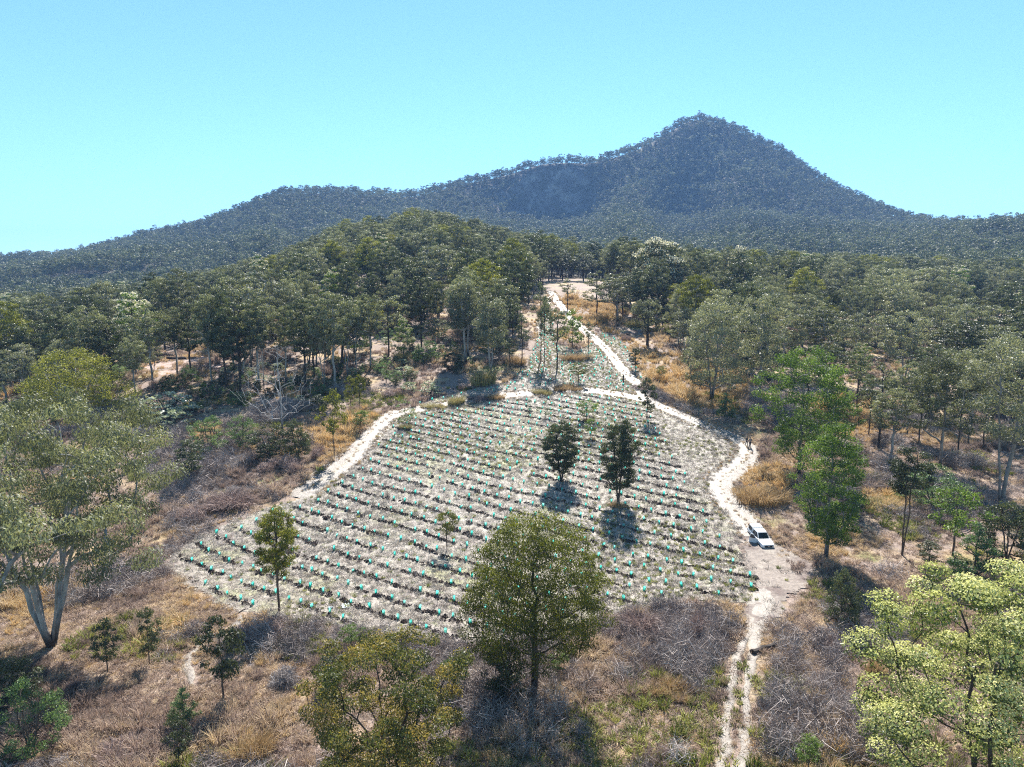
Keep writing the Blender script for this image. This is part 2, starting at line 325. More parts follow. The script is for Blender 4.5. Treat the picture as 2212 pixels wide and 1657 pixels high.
# ------------------------------------------------------------------ ground sheet
def build_ground():
    us = np.concatenate([np.linspace(-1.6, -.85, 22)[:-1], np.linspace(-.85, .85, 171), np.linspace(.85, 1.6, 22)[1:]])
    ys = np.concatenate([[-55, -30, -10, 0, 8], np.exp(np.linspace(math.log(76), math.log(1250), 210)) - 60, np.arange(1210, 1850, 9.0), np.exp(np.linspace(math.log(1870), math.log(9000), 40))])
    UU, YY = np.meshgrid(us, ys); XX = UU * np.maximum(YY + 0, 12); XX = np.where(YY < 12, UU * (12 + (12 - YY) * 1.2), XX)
    Z = terrain(XX, YY)
    n, k = XX.shape; V = np.stack([XX, YY, Z], -1).reshape(-1, 3)
    idx = np.arange(n * k).reshape(n, k); F = np.stack([idx[:-1, :-1], idx[:-1, 1:], idx[1:, 1:], idx[1:, :-1]], -1).reshape(-1, 4)
    tag(link('ground', mesh_of('ground', V, F, M['ground'], True)), 'dry grassy ground sloping up to the forested mountain', kind='structure')
build_ground()

def drape(name, P, mat, step, lift, label, rag=1.0, hole=None):
    x0, y0 = P.min(0) - 1; x1, y1 = P.max(0) + 1
    gx = np.arange(x0, x1, step); gy = np.arange(y0, y1, step); XX, YY = np.meshgrid(gx, gy)
    XX = XX + (vnoise(XX, YY, step * 1.1, 3) - .5) * step * .6; YY = YY + (vnoise(XX, YY, step * 1.1, 4) - .5) * step * .6
    m = inside(P, XX + rag * 2 * (fbm(XX, YY, 3.0, 6) - .5), YY + rag * 2 * (fbm(XX, YY, 3.0, 7) - .5))
    if hole is not None: m &= ~inside(hole, XX + 1.6 * (fbm(XX, YY, 3.0, 6) - .5), YY + 1.6 * (fbm(XX, YY, 3.0, 7) - .5))
    Z = terrain(XX, YY) + lift + .10 * (fbm(XX, YY, 1.7, 11) - .35).clip(0)
    n, k = XX.shape; idx = np.arange(n * k).reshape(n, k)
    q = m[:-1, :-1] & m[1:, :-1] & m[:-1, 1:] & m[1:, 1:]
    F = np.stack([idx[:-1, :-1], idx[:-1, 1:], idx[1:, 1:], idx[1:, :-1]], -1)[q]
    used, inv = np.unique(F, return_inverse=True); V = np.stack([XX, YY, Z], -1).reshape(-1, 3)[used]
    return tag(link(name, mesh_of(name, V, inv.reshape(F.shape), mat, True)), label, kind='structure')

FIELD = poly([(345, 1222), (440, 1285), (490, 1318), (640, 1345), (800, 1368), (960, 1392), (1060, 1402), (1180, 1375), (1300, 1335), (1480, 1300), (1600, 1305), (1690, 1330),
              (1735, 1270), (1700, 1215), (1655, 1190), (1625, 1150), (1585, 1110), (1550, 1062), (1540, 1040), (1585, 1000), (1612, 975), (1595, 950), (1520, 915), (1440, 880), (1380, 858), (1240, 846), (1150, 851),
              (1050, 862), (930, 882), (850, 900), (805, 930), (762, 990), (710, 1040), (640, 1075), (540, 1110), (440, 1148), (380, 1190)])
UPPER = poly([(1085, 862), (1060, 845), (1105, 820), (1135, 790), (1150, 760), (1165, 715), (1160, 680), (1185, 655), (1192, 690), (1200, 740), (1245, 760), (1285, 740), (1300, 715), (1340, 735), (1365, 770),
              (1380, 805), (1400, 835), (1390, 860), (1250, 852)])
STRIP = poly([(905, 872), (1000, 846), (1085, 828), (1110, 840), (1085, 856), (990, 866), (915, 882)])
drape('upper_planting', UPPER, M['field'], 1.0, .035, 'mulched planting ground uphill of the perimeter track')
drape('planting_strip', STRIP, M['field'], 1.0, .03, 'narrow mulched planting strip behind the rusty grass bank')
CLEAR = poly([(300, 800), (330, 772), (420, 756), (480, 765), (500, 790), (455, 815), (380, 818)])
drape('bare_clearing', CLEAR, M['clearing'], 1.2, .03, 'pinkish bare clearing behind the left forest edge trunks', 2.0)

PATCH = poly([(1600, 1180), (1625, 1225), (1640, 1262), (1615, 1298), (1590, 1325), (1610, 1350), (1660, 1345), (1700, 1330), (1745, 1275), (1770, 1240), (1735, 1205), (1690, 1185), (1660, 1160), (1615, 1140)])
M['bare'] = ground_mat('bare', [((.13, .10, .082), (.27, .22, .185)), (.22, .50, .62, ((.07, .045, .038), (.14, .095, .08)), 5.0), (.5, .56, .66, PALE, 5.0)], .5, .7, .35)
drape('planted_field', FIELD, M['field'], .5, .03, 'bright mulched planting field with curved rows', hole=PATCH)
drape('bare_patch', PATCH, M['bare'], .4, .05, 'trampled bare earth around the white vehicle', 2.6)
def smooth_line(pts, n=8):
    P = np.array(pts, float); out = []
    for i in range(len(P) - 1):
        p0, p1, p2, p3 = P[max(i - 1, 0)], P[i], P[i + 1], P[min(i + 2, len(P) - 1)]
        for t in np.linspace(0, 1, n, endpoint=False):
            out.append(.5 * ((2 * p1) + (-p0 + p2) * t + (2 * p0 - 5 * p1 + 4 * p2 - p3) * t * t + (-p0 + 3 * p1 - 3 * p2 + p3) * t ** 3))
    out.append(P[-1]); return np.array(out)
def ribbon(name, pix, width, label, lift=.075, ruts=None):
    C = smooth_line([at(*p) for p in pix], 10)
    T = np.gradient(C, axis=0); T /= np.linalg.norm(T, axis=1)[:, None] + 1e-9; S = np.stack([-T[:, 1], T[:, 0]], 1)
    wv = np.interp(np.linspace(0, 1, len(C)), np.linspace(0, 1, len(width)), width) if hasattr(width, '__len__') else np.full(len(C), width)
    wv = wv * (1 + .35 * (vnoise(C[:, 0], C[:, 1], 4, 2) - .5)); cap = np.minimum(np.arange(len(C)), np.arange(len(C))[::-1]); wv = wv * np.clip(.25 + cap / 6, 0, 1)
    k = 17; t = np.linspace(-1, 1, k)
    XX = C[:, 0:1] + S[:, 0:1] * wv[:, None] * t[None] / 2; YY = C[:, 1:2] + S[:, 1:2] * wv[:, None] * t[None] / 2
    XX = XX + S[:, 0:1] * (fbm(XX, YY, 1.6, 14) - .5) * np.abs(t)[None] * .9; YY = YY + S[:, 1:2] * (fbm(XX, YY, 1.6, 14) - .5) * np.abs(t)[None] * .9
    crown = .05 * np.exp(-(t * 2.6) ** 2)
    Z = terrain(XX, YY) + lift * (1 - np.abs(t)[None] ** 3 * 1.0) + (crown[None] if ruts else 0)
    e = np.abs(t) ** 1.6 * .75
    if ruts: e = np.maximum(e, .72 * np.exp(-(t / ruts) ** 2 * 2.6))
    E = np.broadcast_to(e[None], XX.shape)
    n = len(C); idx = np.arange(n * k).reshape(n, k); F = np.stack([idx[:-1, :-1], idx[:-1, 1:], idx[1:, 1:], idx[1:, :-1]], -1).reshape(-1, 4)
    tag(link(name, mesh_of(name, np.stack([XX, YY, Z], -1), F, M['track'], True, {'edge': E.ravel()})), label, kind='structure')
    return C
TRACKS = []
TRACKS.append(ribbon('perimeter_track', [(640, 1075), (700, 1035), (755, 992), (800, 935), (850, 897), (930, 880), (1050, 860), (1150, 850), (1240, 843), (1330, 851), (1390, 864), (1450, 888), (1520, 918), (1590, 948), (1616, 975),
              (1600, 1003), (1558, 1038), (1562, 1070), (1592, 1110), (1632, 1152), (1655, 1185)], [5.5, 6, 5.5, 4.6, 4, 4, 4, 4, 3.6, 4.2, 5, 4.5, 4.5], 'pale dusty wheel track curving round the planted field', ruts=.3))
TRACKS.append(ribbon('hill_track', [(1392, 858), (1378, 832), (1345, 800), (1318, 765), (1288, 735), (1255, 708), (1228, 683), (1210, 660), (1196, 640), (1186, 628)], [3.6, 3.8, 4, 3.6, 3.4, 3.2], 'white vehicle track climbing from the field into the forest', ruts=.28))
TRACKS.append(ribbon('side_track', [(1180, 830), (1176, 790), (1172, 750), (1166, 715), (1170, 685), (1183, 655), (1190, 637)], [2.4, 2.6, 2.8, 2.4], 'pale overgrown lane beside the copse above the field'))
TRACKS.append(ribbon('wheel_rut', [(1630, 1335), (1608, 1385), (1592, 1425), (1578, 1480), (1571, 1550), (1563, 1620), (1552, 1700)], [1.3, .85, .75, .75, .8, .95], 'pale wheel rut, the one nearer the orange brush, leading out of the picture'))
TRACKS.append(ribbon('wheel_rut', [(1658, 1270), (1650, 1300), (1638, 1350), (1630, 1410), (1613, 1470), (1612, 1550), (1606, 1610), (1592, 1700)], [2.4, 3.0, 1.5, .85, .8, .8, .95], 'pale wheel rut, the one nearer the cream blossoming tree'))
TRACKS.append(ribbon('foot_track', [(520, 1330), (500, 1365), (425, 1400), (408, 1440), (420, 1480)], [1.2, .8, .9, .7], 'faint bare footpath through the foreground brush'))

def rock_cliff():
    nu, nv = 150, 60
    pxs = np.linspace(1015, 1300, nu); u = (pxs - CX) / FPX / 1.03
    rY = np.interp(u, US, RIDGE_Y); rW = np.interp(u, US, RIDGE_W)
    t = np.linspace(0, 1, nv)
    YY = rY[:, None] - np.minimum(rW, 130)[:, None] * (1 - t[None]) - 3; XX = u[:, None] * YY
    Z = terrain(XX, YY)
    rib = (fbm(u[:, None] * 1650 + 12 * t[None], Z, 26, 21, 4) - .5) * 30 + (np.abs(fbm(u[:, None] * 1650, Z * .4, 45, 25, 3) - .5)) * 30
    fade = np.sin(PI * t)[None] ** .5 * np.sin(PI * np.linspace(0, 1, nu))[:, None] ** .5
    YY = YY - 3 - rib * fade * .9 + 4 * (1 - fade); Z = Z + 2.5 * fade - 3 * (1 - fade) + 7 * (fbm(u[:, None] * 1650, t[None] * 130, 18, 27) - .5) * fade
    idx = np.arange(nu * nv).reshape(nu, nv); F = np.stack([idx[:-1, :-1], idx[1:, :-1], idx[1:, 1:], idx[:-1, 1:]], -1).reshape(-1, 4)
    tag(link('rock_cliff', mesh_of('rock_cliff', np.stack([XX, YY, Z], -1), F, M['rock'], False)), 'bare rock cliff on the shaded mountain shoulder', kind='structure')
rock_cliff()

# ------------------------------------------------------------------ trees
def prof(shape, t):
    t = np.clip(t, 0, 1)
    if shape == 'dome': return np.where(t < .22, .80 + .2 * t / .22, np.sqrt(np.clip(1 - ((t - .22) / .80) ** 2, 0, 1)))
    if shape == 'oval': return np.sin(PI * np.clip(t * .9 + .08, 0, 1)) ** .65
    if shape == 'cone': return np.clip(1 - t, .02, 1) ** .75 * np.clip(t / .10 + .45, 0, 1)
    if shape == 'column': return np.clip(np.sin(PI * np.clip(t * .88 + .1, 0, 1)), 0, 1) ** .45
    if shape == 'spread': return np.where(t < .6, .55 + .75 * t, np.sqrt(np.clip(1 - ((t - .6) / .42) ** 2, 0, 1)))
    return np.sin(PI * np.clip(t * .8 + .18, 0, 1)) ** .5     # ball
class Skel:
    def __init__(s): s.p = []; s.par = []; s.kind = []
    def add(s, p, par, kind): s.p.append(np.asarray(p, float)); s.par.append(par); s.kind.append(kind); return len(s.p) - 1
def grow(seed, H, W, cb, shape, ncl, clump_r, trunk_r, stems=1, lead=.8, wob=.03, lean=(0, 0), low=.06, inner=.45, bend=.25, tip=.03, lump=.3, off=(0, 0), sep=.52):
    rng = np.random.default_rng(seed); S = Skel()
    root = S.add((0, 0, -.3), -1, 0)
    zb = cb * H
    for s in range(stems):
        a = 2 * PI * (s + .3 * rng.random()) / max(stems, 1) + seed; par = root; q = np.array([0., 0., 0.])
        spread = 0 if stems == 1 else W * (.10 + .16 * rng.random())
        top = H * (cb + (1 - cb) * lead) * (1 if stems == 1 else .75 + .3 * rng.random())
        nseg = 9; f0 = low if stems > 1 else 0
        for k in range(1, nseg + 1):
            t = k / nseg; d = spread * t ** .8 if stems > 1 else 0
            q = np.array([lean[0] * t * H + math.cos(a) * d, lean[1] * t * H + math.sin(a) * d, top * t]) + np.array([*rng.normal(0, wob * H * .35, 2), 0]) * t
            par = S.add(q, par, 0)
    nt0 = len(S.p)
    ph = rng.random(6) * 6.28
    cl = []; tries = 0
    while len(cl) < ncl and tries < ncl * 60:
        tries += 1
        t = rng.random(); th = rng.random() * 2 * PI
        r = prof(shape, t) * W / 2 * (1 + lump * (.5 * math.sin(2 * th + ph[0] + 3 * t) + .35 * math.sin(3 * th + ph[1] - 4 * t) + .3 * math.sin(5 * th + ph[2] + 7 * t)))
        rr = r * (inner + (1 - inner) * math.sqrt(rng.random())) if rng.random() < .75 else r * rng.random()
        if rng.random() > (rr / (W / 2)) ** .5 + .1: continue
        c = np.array([rr * math.cos(th) + off[0] * W + lean[0] * H * .8, rr * math.sin(th) + off[1] * W + lean[1] * H * .8, zb + t * (H - zb) * .97 - clump_r * .2])
        rad = clump_r * (.7 + .6 * rng.random())
        if any(np.linalg.norm((c - d[0]) * (1, 1, 1.3)) < sep * (rad + d[1]) for d in cl): continue
        cl.append((c, rad))
    cl.sort(key=lambda d: math.hypot(d[0][0], d[0][1]) * 1.0 + abs(d[0][2] - zb) * .35)
    tips = []
    for c, rad in cl:
        P = np.array(S.p); dv = c - P; dist = np.linalg.norm(dv, axis=1); dh = np.hypot(dv[:, 0], dv[:, 1])
        cost = dist + 2.2 * np.maximum(0, P[:, 2] - (c[2] - .45 * dh)) + np.where(P[:, 2] < .12 * H * (stems == 1), 50, 0)
        cost = cost + np.where(P[:, 2] < zb * .55, dist * .5, 0)
        j = int(np.argmin(cost)); p0 = S.p[j]; e = c - np.array([0, 0, rad * .35]); L = np.linalg.norm(e - p0)
        out = np.array([e[0] - p0[0], e[1] - p0[1], 0]); up = np.array([0, 0, 1.])
        par = j; nseg = 2 if L < clump_r * 1.5 else 4
        c1 = p0 + (e - p0) * .5 + up * L * bend * (.3 + .7 * rng.random()) * (-.35 if rng.random() < .25 else 1) + rng.normal(0, .07 * L, 3)
        for k in range(1, nseg + 1):
            t = k / nseg; q = (1 - t) ** 2 * p0 + 2 * t * (1 - t) * c1 + t * t * e + rng.normal(0, .018 * L, 3) * (t < 1)
            par = S.add(q, par, 1)
        tips.append(par)
    n = len(S.p); cnt = np.zeros(n); cnt[tips] = 1
    for i in range(n - 1, 0, -1): cnt[S.par[i]] += max(cnt[i], .3)
    r = tip * np.maximum(cnt, .6) ** .5; r0 = r[0]
    P = np.array(S.p)
    hh = np.clip(P[:, 2] / H, 0, 1)
    scale = trunk_r / r0
    r = np.where(cnt > 2, r * (1 + (scale - 1) * np.clip(np.log(np.maximum(cnt, 1)) / math.log(max(cnt[0], 3)), 0, 1)), r)
    r = r * np.where((np.array(S.kind) == 0) & (hh < .06), 1.25, 1)
    return P, np.array(S.par), np.array(S.kind), r, cl, rng
def tubes(P, par, r, sel, sides=5):
    e = np.nonzero(sel & (par >= 0))[0]; a = P[par[e]]; b = P[e]; ra = np.minimum(r[par[e]], r[e] * 1.5); rb = r[e]
    d = b - a; d /= np.linalg.norm(d, axis=1)[:, None] + 1e-9
    ref = np.where(np.abs(d[:, 2:3]) > .9, np.array([[1., 0, 0]]), np.array([[0, 0, 1.]])); x = np.cross(d, ref); x /= np.linalg.norm(x, axis=1)[:, None] + 1e-9; y = np.cross(d, x)
    th = np.linspace(0, 2 * PI, sides, endpoint=False); ca, sa = np.cos(th), np.sin(th)
    ring = x[:, None, :] * ca[None, :, None] + y[:, None, :] * sa[None, :, None]
    V = np.concatenate([a[:, None] + ring * ra[:, None, None], (b + d * rb[:, None] * .25)[:, None] + ring * rb[:, None, None]], 1)
    k = np.arange(sides); q = np.stack([k, (k + 1) % sides, (k + 1) % sides + sides, k + sides], 1)
    F = (np.arange(len(e))[:, None, None] * (2 * sides) + q[None]).reshape(-1, 4)
    return V.reshape(-1, 3), F
def leaves(cl, rng, per, L, wd, hang=.5, flat=.75, shell=.35, tops=0.0, up=False, tbase=.5, tvar=.30, only=None, face=.5):
    """leaf blades scattered through each clump; density follows clump size"""
    cs = []; rs = []; tt = []
    rm = np.mean([c[1] for c in cl]); zmin = min(c[0][2] for c in cl); zmax = max(c[0][2] for c in cl)
    for c, rad in cl:
        if only is not None and not only(c): continue
        n = max(3, int(per * (rad / rm) ** 2)); cs.append(np.repeat(c[None], n, 0)); rs.append(np.full(n, rad)); tt.append(np.full(n, tbase + rng.normal(0, tvar * .55)))
    C = np.concatenate(cs); RR = np.concatenate(rs); T = np.concatenate(tt); n = len(C)
    d = rng.normal(0, 1, (n, 3)); d /= np.linalg.norm(d, axis=1)[:, None] + 1e-9
    if up: d[:, 2] = np.abs(d[:, 2]) * .9 + .15
    else: d[:, 2] = np.where(d[:, 2] < -.2, d[:, 2] * .55, d[:, 2])
    rad = (shell + (1 - shell) * rng.random(n) ** .6)
    c = C + d * (RR * rad * (.85 + .3 * rng.random(n)))[:, None] * np.array([1, 1, flat])
    ax = rng.normal(0, 1, (n, 3)); ax /= np.linalg.norm(ax, axis=1)[:, None]
    ax = ax * (1 - hang) + np.array([0, 0, -1.0]) * hang + d * .25; ax /= np.linalg.norm(ax, axis=1)[:, None] + 1e-9
    nr = rng.normal(0, 1, (n, 3)); nr /= np.linalg.norm(nr, axis=1)[:, None]; nr = d * face + nr * (1 - face); nr /= np.linalg.norm(nr, axis=1)[:, None] + 1e-9
    b = np.cross(ax, nr); b /= np.linalg.norm(b, axis=1)[:, None] + 1e-9; ax = ax * .5 + np.cross(nr, b) * .5; ax /= np.linalg.norm(ax, axis=1)[:, None] + 1e-9
    ll = (L * (.6 + .8 * rng.random(n)))[:, None]; ww = (wd * (.6 + .8 * rng.random(n)))[:, None]
    V = np.stack([c - ax * ll * .5, c + b * ww * .5, c + ax * ll * .5, c - b * ww * .5], 1).reshape(-1, 3)
    T = np.clip(T + rng.normal(0, tvar * .5, n) + tops * d[:, 2], 0, 1)  # tint rises towards each clump's top, painting sunlit tops into the leaf colour
    return V, np.arange(n * 4).reshape(n, 4), np.repeat(T, 4)

KINDS = {  # shape, crown base, leaf kind, bark, clumps, clump radius/W, leaf (per, length, width), hang, trunk radius/H, extra
}
def make_tree_meshes(name, seed, H, W, cb, shape, leafm, bark, ncl, cr, per, L, wd, hang=.5, tr=.018, split=True, flower=None, fl=(0, .2, .2), sides=5, dead=False, flat=.75, tvar=.30, tops=.12, shell=.35, face=.55, fzq=.25, **kw):
    split = False
    P, par, kind, r, cl, rng = grow(seed, H, W, cb, shape, ncl, cr, tr * H, **kw)
    parts = []
    if split:
        V, F = tubes(P, par, r, kind == 0, max(sides, 7)); parts.append(('trunk', mesh_of(name + '_trunk', V, F, M[bark], True)))
        V, F = tubes(P, par, r, kind == 1, sides)
        if len(F): parts.append(('branches', mesh_of(name + '_branches', V, F, M[bark], True)))
    else:
        V, F = tubes(P, par, r, np.ones(len(P), bool), sides); parts.append(('trunk', mesh_of(name + '_trunk', V, F, M[bark], True)))
    if not dead:
        V, F, T = leaves(cl, rng, per, L, wd, hang, flat, shell, tops, tvar=tvar, face=face)
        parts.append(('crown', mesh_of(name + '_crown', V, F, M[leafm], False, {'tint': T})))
        if flower:
            zs = sorted(c[0][2] for c in cl); zq = zs[int(len(zs) * fzq)]
            V, F, T = leaves([(c + np.array([0, 0, rd * .12]), rd * 1.02) for c, rd in cl], rng, fl[0], fl[1], fl[2], .1, flat, .8, .1, True, only=lambda c: c[2] > zq and rng.random() < .9, face=.6)
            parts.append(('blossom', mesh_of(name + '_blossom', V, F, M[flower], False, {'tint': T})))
    return parts
def place_tree(parts, name, label, loc, rz=0, scale=(1, 1, 1), group=None, cat='tree'):
    t = thing(name, label, cat, loc, rz, group); t.scale = scale
    for n, me in parts:
        o = link(n, me, t)
        if n in ('crown', 'blossom', 'branches'): o['kind'] = 'stuff' if False else 'thing'
    return t
def spot(px, py): x, y = at(px, py); return (x, y, tz(x, y))
def tall(px, py, top):                     # metres of something standing at px, py whose top is seen at row top
    x, y = at(px, py); return y * (elev(top)) + CAM_H - tz(x, y)

TREE_DISCS = []
def hero(name, label, bx, by, top, wpx, seed, rz=0, cat='tree', group=None, dx=0, **kw):
    x, y = at(bx, by); H = tall(bx, by, top); W = metres(wpx, x, y)
    TREE_DISCS.append((x, y, 1.5))
    kw.setdefault('cr', W * .15)
    parts = make_tree_meshes(name, seed, H, W, kw.pop('cb', .3), kw.pop('shape', 'oval'), kw.pop('leaf'), kw.pop('bark', 'brown_bark'), kw.pop('ncl', 60), kw.pop('cr'), kw.pop('per', 120), kw.pop('L', .26), kw.pop('wd', .10), **kw)
    return place_tree(parts, name, label, (x, y, tz(x, y)), rz, (1, 1, 1), group, cat)
hero('gum_tree', 'huge pale-limbed gum with many forking white trunks, filling the left foreground', 112, 1395, 862, 590, 11, leaf='gum_leaf', bark='pale_bark', shape='spread', cb=0.36, ncl=170, cr=1.55, per=420, L=0.3, wd=0.11, hang=.6, tr=0.021, stems=6, low=.05, lead=.85, bend=.3, sides=6, tip=.035, inner=0.4, flat=0.8, wob=.05, lump=0.4, face=0.6, sep=0.74)
hero('dome_tree', 'big olive dome-crowned tree standing before the planted field', 1155, 1503, 1106, 288, 5, leaf='olive_leaf', bark='dark_bark', shape='dome', cb=0.31, ncl=210, cr=1.0, per=230, L=0.2, wd=0.075, hang=.55, tr=.019, lead=.55, bend=.05, tip=.016, inner=.55, flat=.8, lump=.12, tops=.2, face=0.5, sep=0.62)
hero('bloodwood_tree', 'dark-branched tree with rusty new leaf tips at the bottom edge', 838, 1760, 1382, 385, 8, leaf='rust_leaf', bark='dark_bark', shape='spread', cb=.22, ncl=120, cr=0.85, per=330, L=0.2, wd=0.085, hang=.45, tr=.018, stems=3, low=.1, bend=.2, tip=.022, flat=.65, tvar=0.5, lump=.35, face=0.5, sep=0.68)
hero('blossoming_tree', 'cream-blossomed leafy tree filling the bottom right corner', 2120, 1800, 1200, 560, 14, leaf='cream_leaf', bark='dark_bark', shape='dome', cb=.18, ncl=110, cr=1.2, per=260, L=0.22, wd=0.1, hang=.35, tr=.018, stems=3, low=.1, lead=.75, tip=.025, flat=.75, flower='blossom', fl=(420, .13, .12), lump=.35, tvar=.35, sep=0.76, face=0.6, fzq=0.05)
hero('field_tree', 'dark oval tree with crooked forked stem, standing alone in the planted field', 1212, 1040, 906, 74, 21, leaf='dark_leaf', bark='dark_bark', shape='oval', cb=0.2, ncl=100, per=150, L=0.24, wd=0.09, hang=.6, tr=.016, stems=2, low=.15, inner=.3, bend=.1, lump=.2, cr=0.62, sep=0.6)
hero('field_tree', 'dark column-crowned tree with twin straight trunks in the planted field', 1335, 1086, 902, 76, 22, leaf='dark_leaf', bark='brown_bark', shape='column', cb=0.2, ncl=120, per=150, L=0.24, wd=0.09, hang=.65, tr=.014, stems=2, low=.1, inner=.3, bend=.1, lump=.18, cr=0.62, sep=0.6)
hero('slim_tree', 'slender tree with narrow olive crown at the near edge of the field', 603, 1322, 1090, 82, 23, leaf='olive_leaf', bark='brown_bark', shape='oval', cb=0.36, ncl=75, per=160, L=0.21, wd=0.075, hang=.6, tr=.011, lump=.2, inner=.3, wob=.02, cr=0.55, sep=0.58)
hero('conical_tree', 'bright green conical tree shading the ground beside the white vehicle', 1784, 1207, 903, 152, 24, leaf='green_leaf', bark='grey_bark', shape='oval', cb=0.16, ncl=150, cr=0.9, per=150, L=0.26, wd=0.11, hang=.45, tr=.014, lead=1.0, bend=.15, lump=0.4, inner=.3, sep=0.6)
hero('gum_tree', 'tall spreading green gum with bent trunk behind the orange grass clump', 1725, 1022, 747, 185, 25, leaf='green_leaf', bark='grey_bark', shape='spread', cb=.16, ncl=120, cr=1.32, per=187, L=.34, wd=.14, hang=.4, tr=.013, lead=.85, bend=.3, lump=.45, inner=.35, wob=.03, tops=.25)
hero('lean_sapling', 'tall bare-stemmed young tree with small dark crown on the brown slope', 1948, 1199, 966, 80, 26, leaf='dark_leaf', bark='brown_bark', shape='oval', cb=.60, ncl=40, per=170, L=0.24, wd=0.1, hang=.4, tr=.008, lump=.3, stems=2, low=.25)
hero('gum_tree', 'straight grey-trunked gum with layered light crown above the fluffy green bush', 2030, 1010, 752, 140, 27, leaf='gum_leaf', bark='grey_bark', shape='spread', cb=.34, ncl=85, cr=1.26, per=172, L=.36, wd=.14, hang=.45, tr=.012, lead=.9, bend=.25, lump=.4, tops=.25)
hero('gum_tree', 'tallest gum at the right edge with long forked grey trunk', 2160, 1090, 722, 215, 28, leaf='grey_leaf', bark='grey_bark', shape='spread', cb=.40, ncl=100, cr=1.44, per=180, L=.36, wd=.14, hang=.45, tr=.013, stems=2, low=.3, bend=.25, lump=.4, tops=.25)
hero('dead_tree', 'leafless white dead tree with twisted bare limbs before the left forest', 611, 952, 737, 135, 29, leaf='gum_leaf', bark='dead_wood', shape='oval', cb=.24, ncl=190, cr=0.55, per=5, tr=0.011, dead=True, bend=.3, lead=.95, tip=0.018, lump=0.6)
hero('gum_tree', 'wide grey dome-crowned gum with many pale rising limbs, right of the hill track', 1538, 862, 648, 134, 30, leaf='grey_leaf', bark='grey_bark', shape='dome', cb=.16, ncl=110, cr=1.49, per=142, L=.42, wd=.16, hang=.5, tr=.018, stems=4, low=.08, bend=.15, lump=.15, tip=.045)
hero('gum_tree', 'open grey gum with pale curving limbs, beside the orange grass slope', 1640, 857, 634, 104, 31, leaf='grey_leaf', bark='pale_bark', shape='spread', cb=.25, ncl=75, cr=1.38, per=135, L=.42, wd=.16, hang=.5, tr=.015, bend=.3, lump=.4, tip=.04)
hero('dark_gum', 'small crooked gum with charred black trunk beside the hill track', 1398, 748, 643, 66, 32, leaf='grey_leaf', bark='dark_bark', shape='spread', cb=.35, ncl=50, cr=1.09, per=105, L=.45, wd=.18, hang=.4, tr=.030, bend=.3, lump=.4, tip=.06)
hero('gum_tree', 'broad yellow-green domed gum at the left side beyond the huge gum', 160, 905, 756, 215, 33, leaf='olive_leaf', bark='pale_bark', shape='dome', cb=.12, ncl=110, cr=1.72, per=165, L=.40, wd=.16, hang=.45, tr=.025, stems=4, low=.05, bend=.2, lump=.25)
hero('gum_tree', 'pale slanting trunk gum at the near side of the middle copse', 1006, 786, 603, 74, 34, leaf='grey_leaf', bark='pale_bark', shape='spread', cb=.45, ncl=65, cr=1.38, per=127, L=.46, wd=.18, hang=.5, tr=.014, lean=(-.05, 0), bend=.2, lump=.3, tip=.04)
hero('gum_tree', 'grey gum with fine white branching in the middle copse beside the side lane', 1060, 810, 640, 72, 35, leaf='grey_leaf', bark='pale_bark', shape='dome', cb=.40, ncl=70, cr=1.26, per=127, L=.44, wd=.17, hang=.5, tr=.013, stems=2, low=.25, bend=.2, lump=.2, tip=.04)
hero('blossoming_gum', 'great cream-topped gum rising above the forest behind the grass meadow', 1422, 668, 515, 112, 36, leaf='dark_leaf', bark='dark_bark', shape='dome', cb=.22, ncl=95, cr=2.42, per=112, L=.75, wd=.3, hang=.35, tr=.016, lead=.8, flower='pale_blossom', fl=(50, .55, .5), lump=.25)
hero('blossoming_gum', 'dark gum with cream tufted top, second blossoming tree along the right forest', 1592, 680, 531, 90, 37, leaf='dark_leaf', bark='dark_bark', shape='cone', cb=.18, ncl=80, cr=2.18, per=105, L=.75, wd=.3, hang=.35, tr=.015, lead=.9, flower='pale_blossom', fl=(34, .5, .45), lump=.25)

# ---- shared kinds of trees and shrubs, each built once (10 m tall, 6 m wide unless noted) and copied
PR = {}
def proto(key, n, seed0, H, W, **kw):
    a = dict(cb=.35, shape='oval', leaf='gum_leaf', bark='brown_bark', ncl=40, cr=W * .15, per=55, L=.4, wd=.16)
    a.update(kw); out = []
    for i in range(n):
        b = dict(a); out.append(make_tree_meshes(key, seed0 + i, H, W, b.pop('cb'), b.pop('shape'), b.pop('leaf'), b.pop('bark'), b.pop('ncl'), b.pop('cr'), b.pop('per'), b.pop('L'), b.pop('wd'), split=False, **b))
    PR[key] = (out, H, W)
proto('tall_gum', 6, 101, 20, 9, cb=.48, shape='oval', leaf='gum_leaf', bark='pale_bark', ncl=63, cr=1.18, per=109, L=.42, wd=.19, hang=.5, tr=.014, tip=.05, lump=.55, inner=.35, tops=.34, sep=.72, flat=.6, wob=.07)
proto('dome_gum', 4, 111, 18, 11, cb=.42, shape='dome', leaf='grey_leaf', bark='pale_bark', ncl=75, cr=1.22, per=105, L=.42, wd=.19, hang=.5, tr=.014, tip=.05, lump=.55, stems=2, low=.2, tops=.34, sep=.72, flat=.6, wob=.07)
proto('dark_gum', 3, 121, 20, 8.5, cb=.40, shape='oval', leaf='dark_leaf', bark='dark_bark', ncl=63, cr=1.13, per=109, L=.42, wd=.19, hang=.5, tr=.014, tip=.05, lump=.55, tops=.34, sep=.72, flat=.6, wob=.07)
proto('olive_gum', 2, 131, 19, 9, cb=.45, shape='oval', leaf='olive_leaf', bark='grey_bark', ncl=63, cr=1.18, per=109, L=.42, wd=.19, hang=.5, tr=.014, tip=.05, lump=.55, tops=.34, sep=.72, flat=.6, wob=.07)
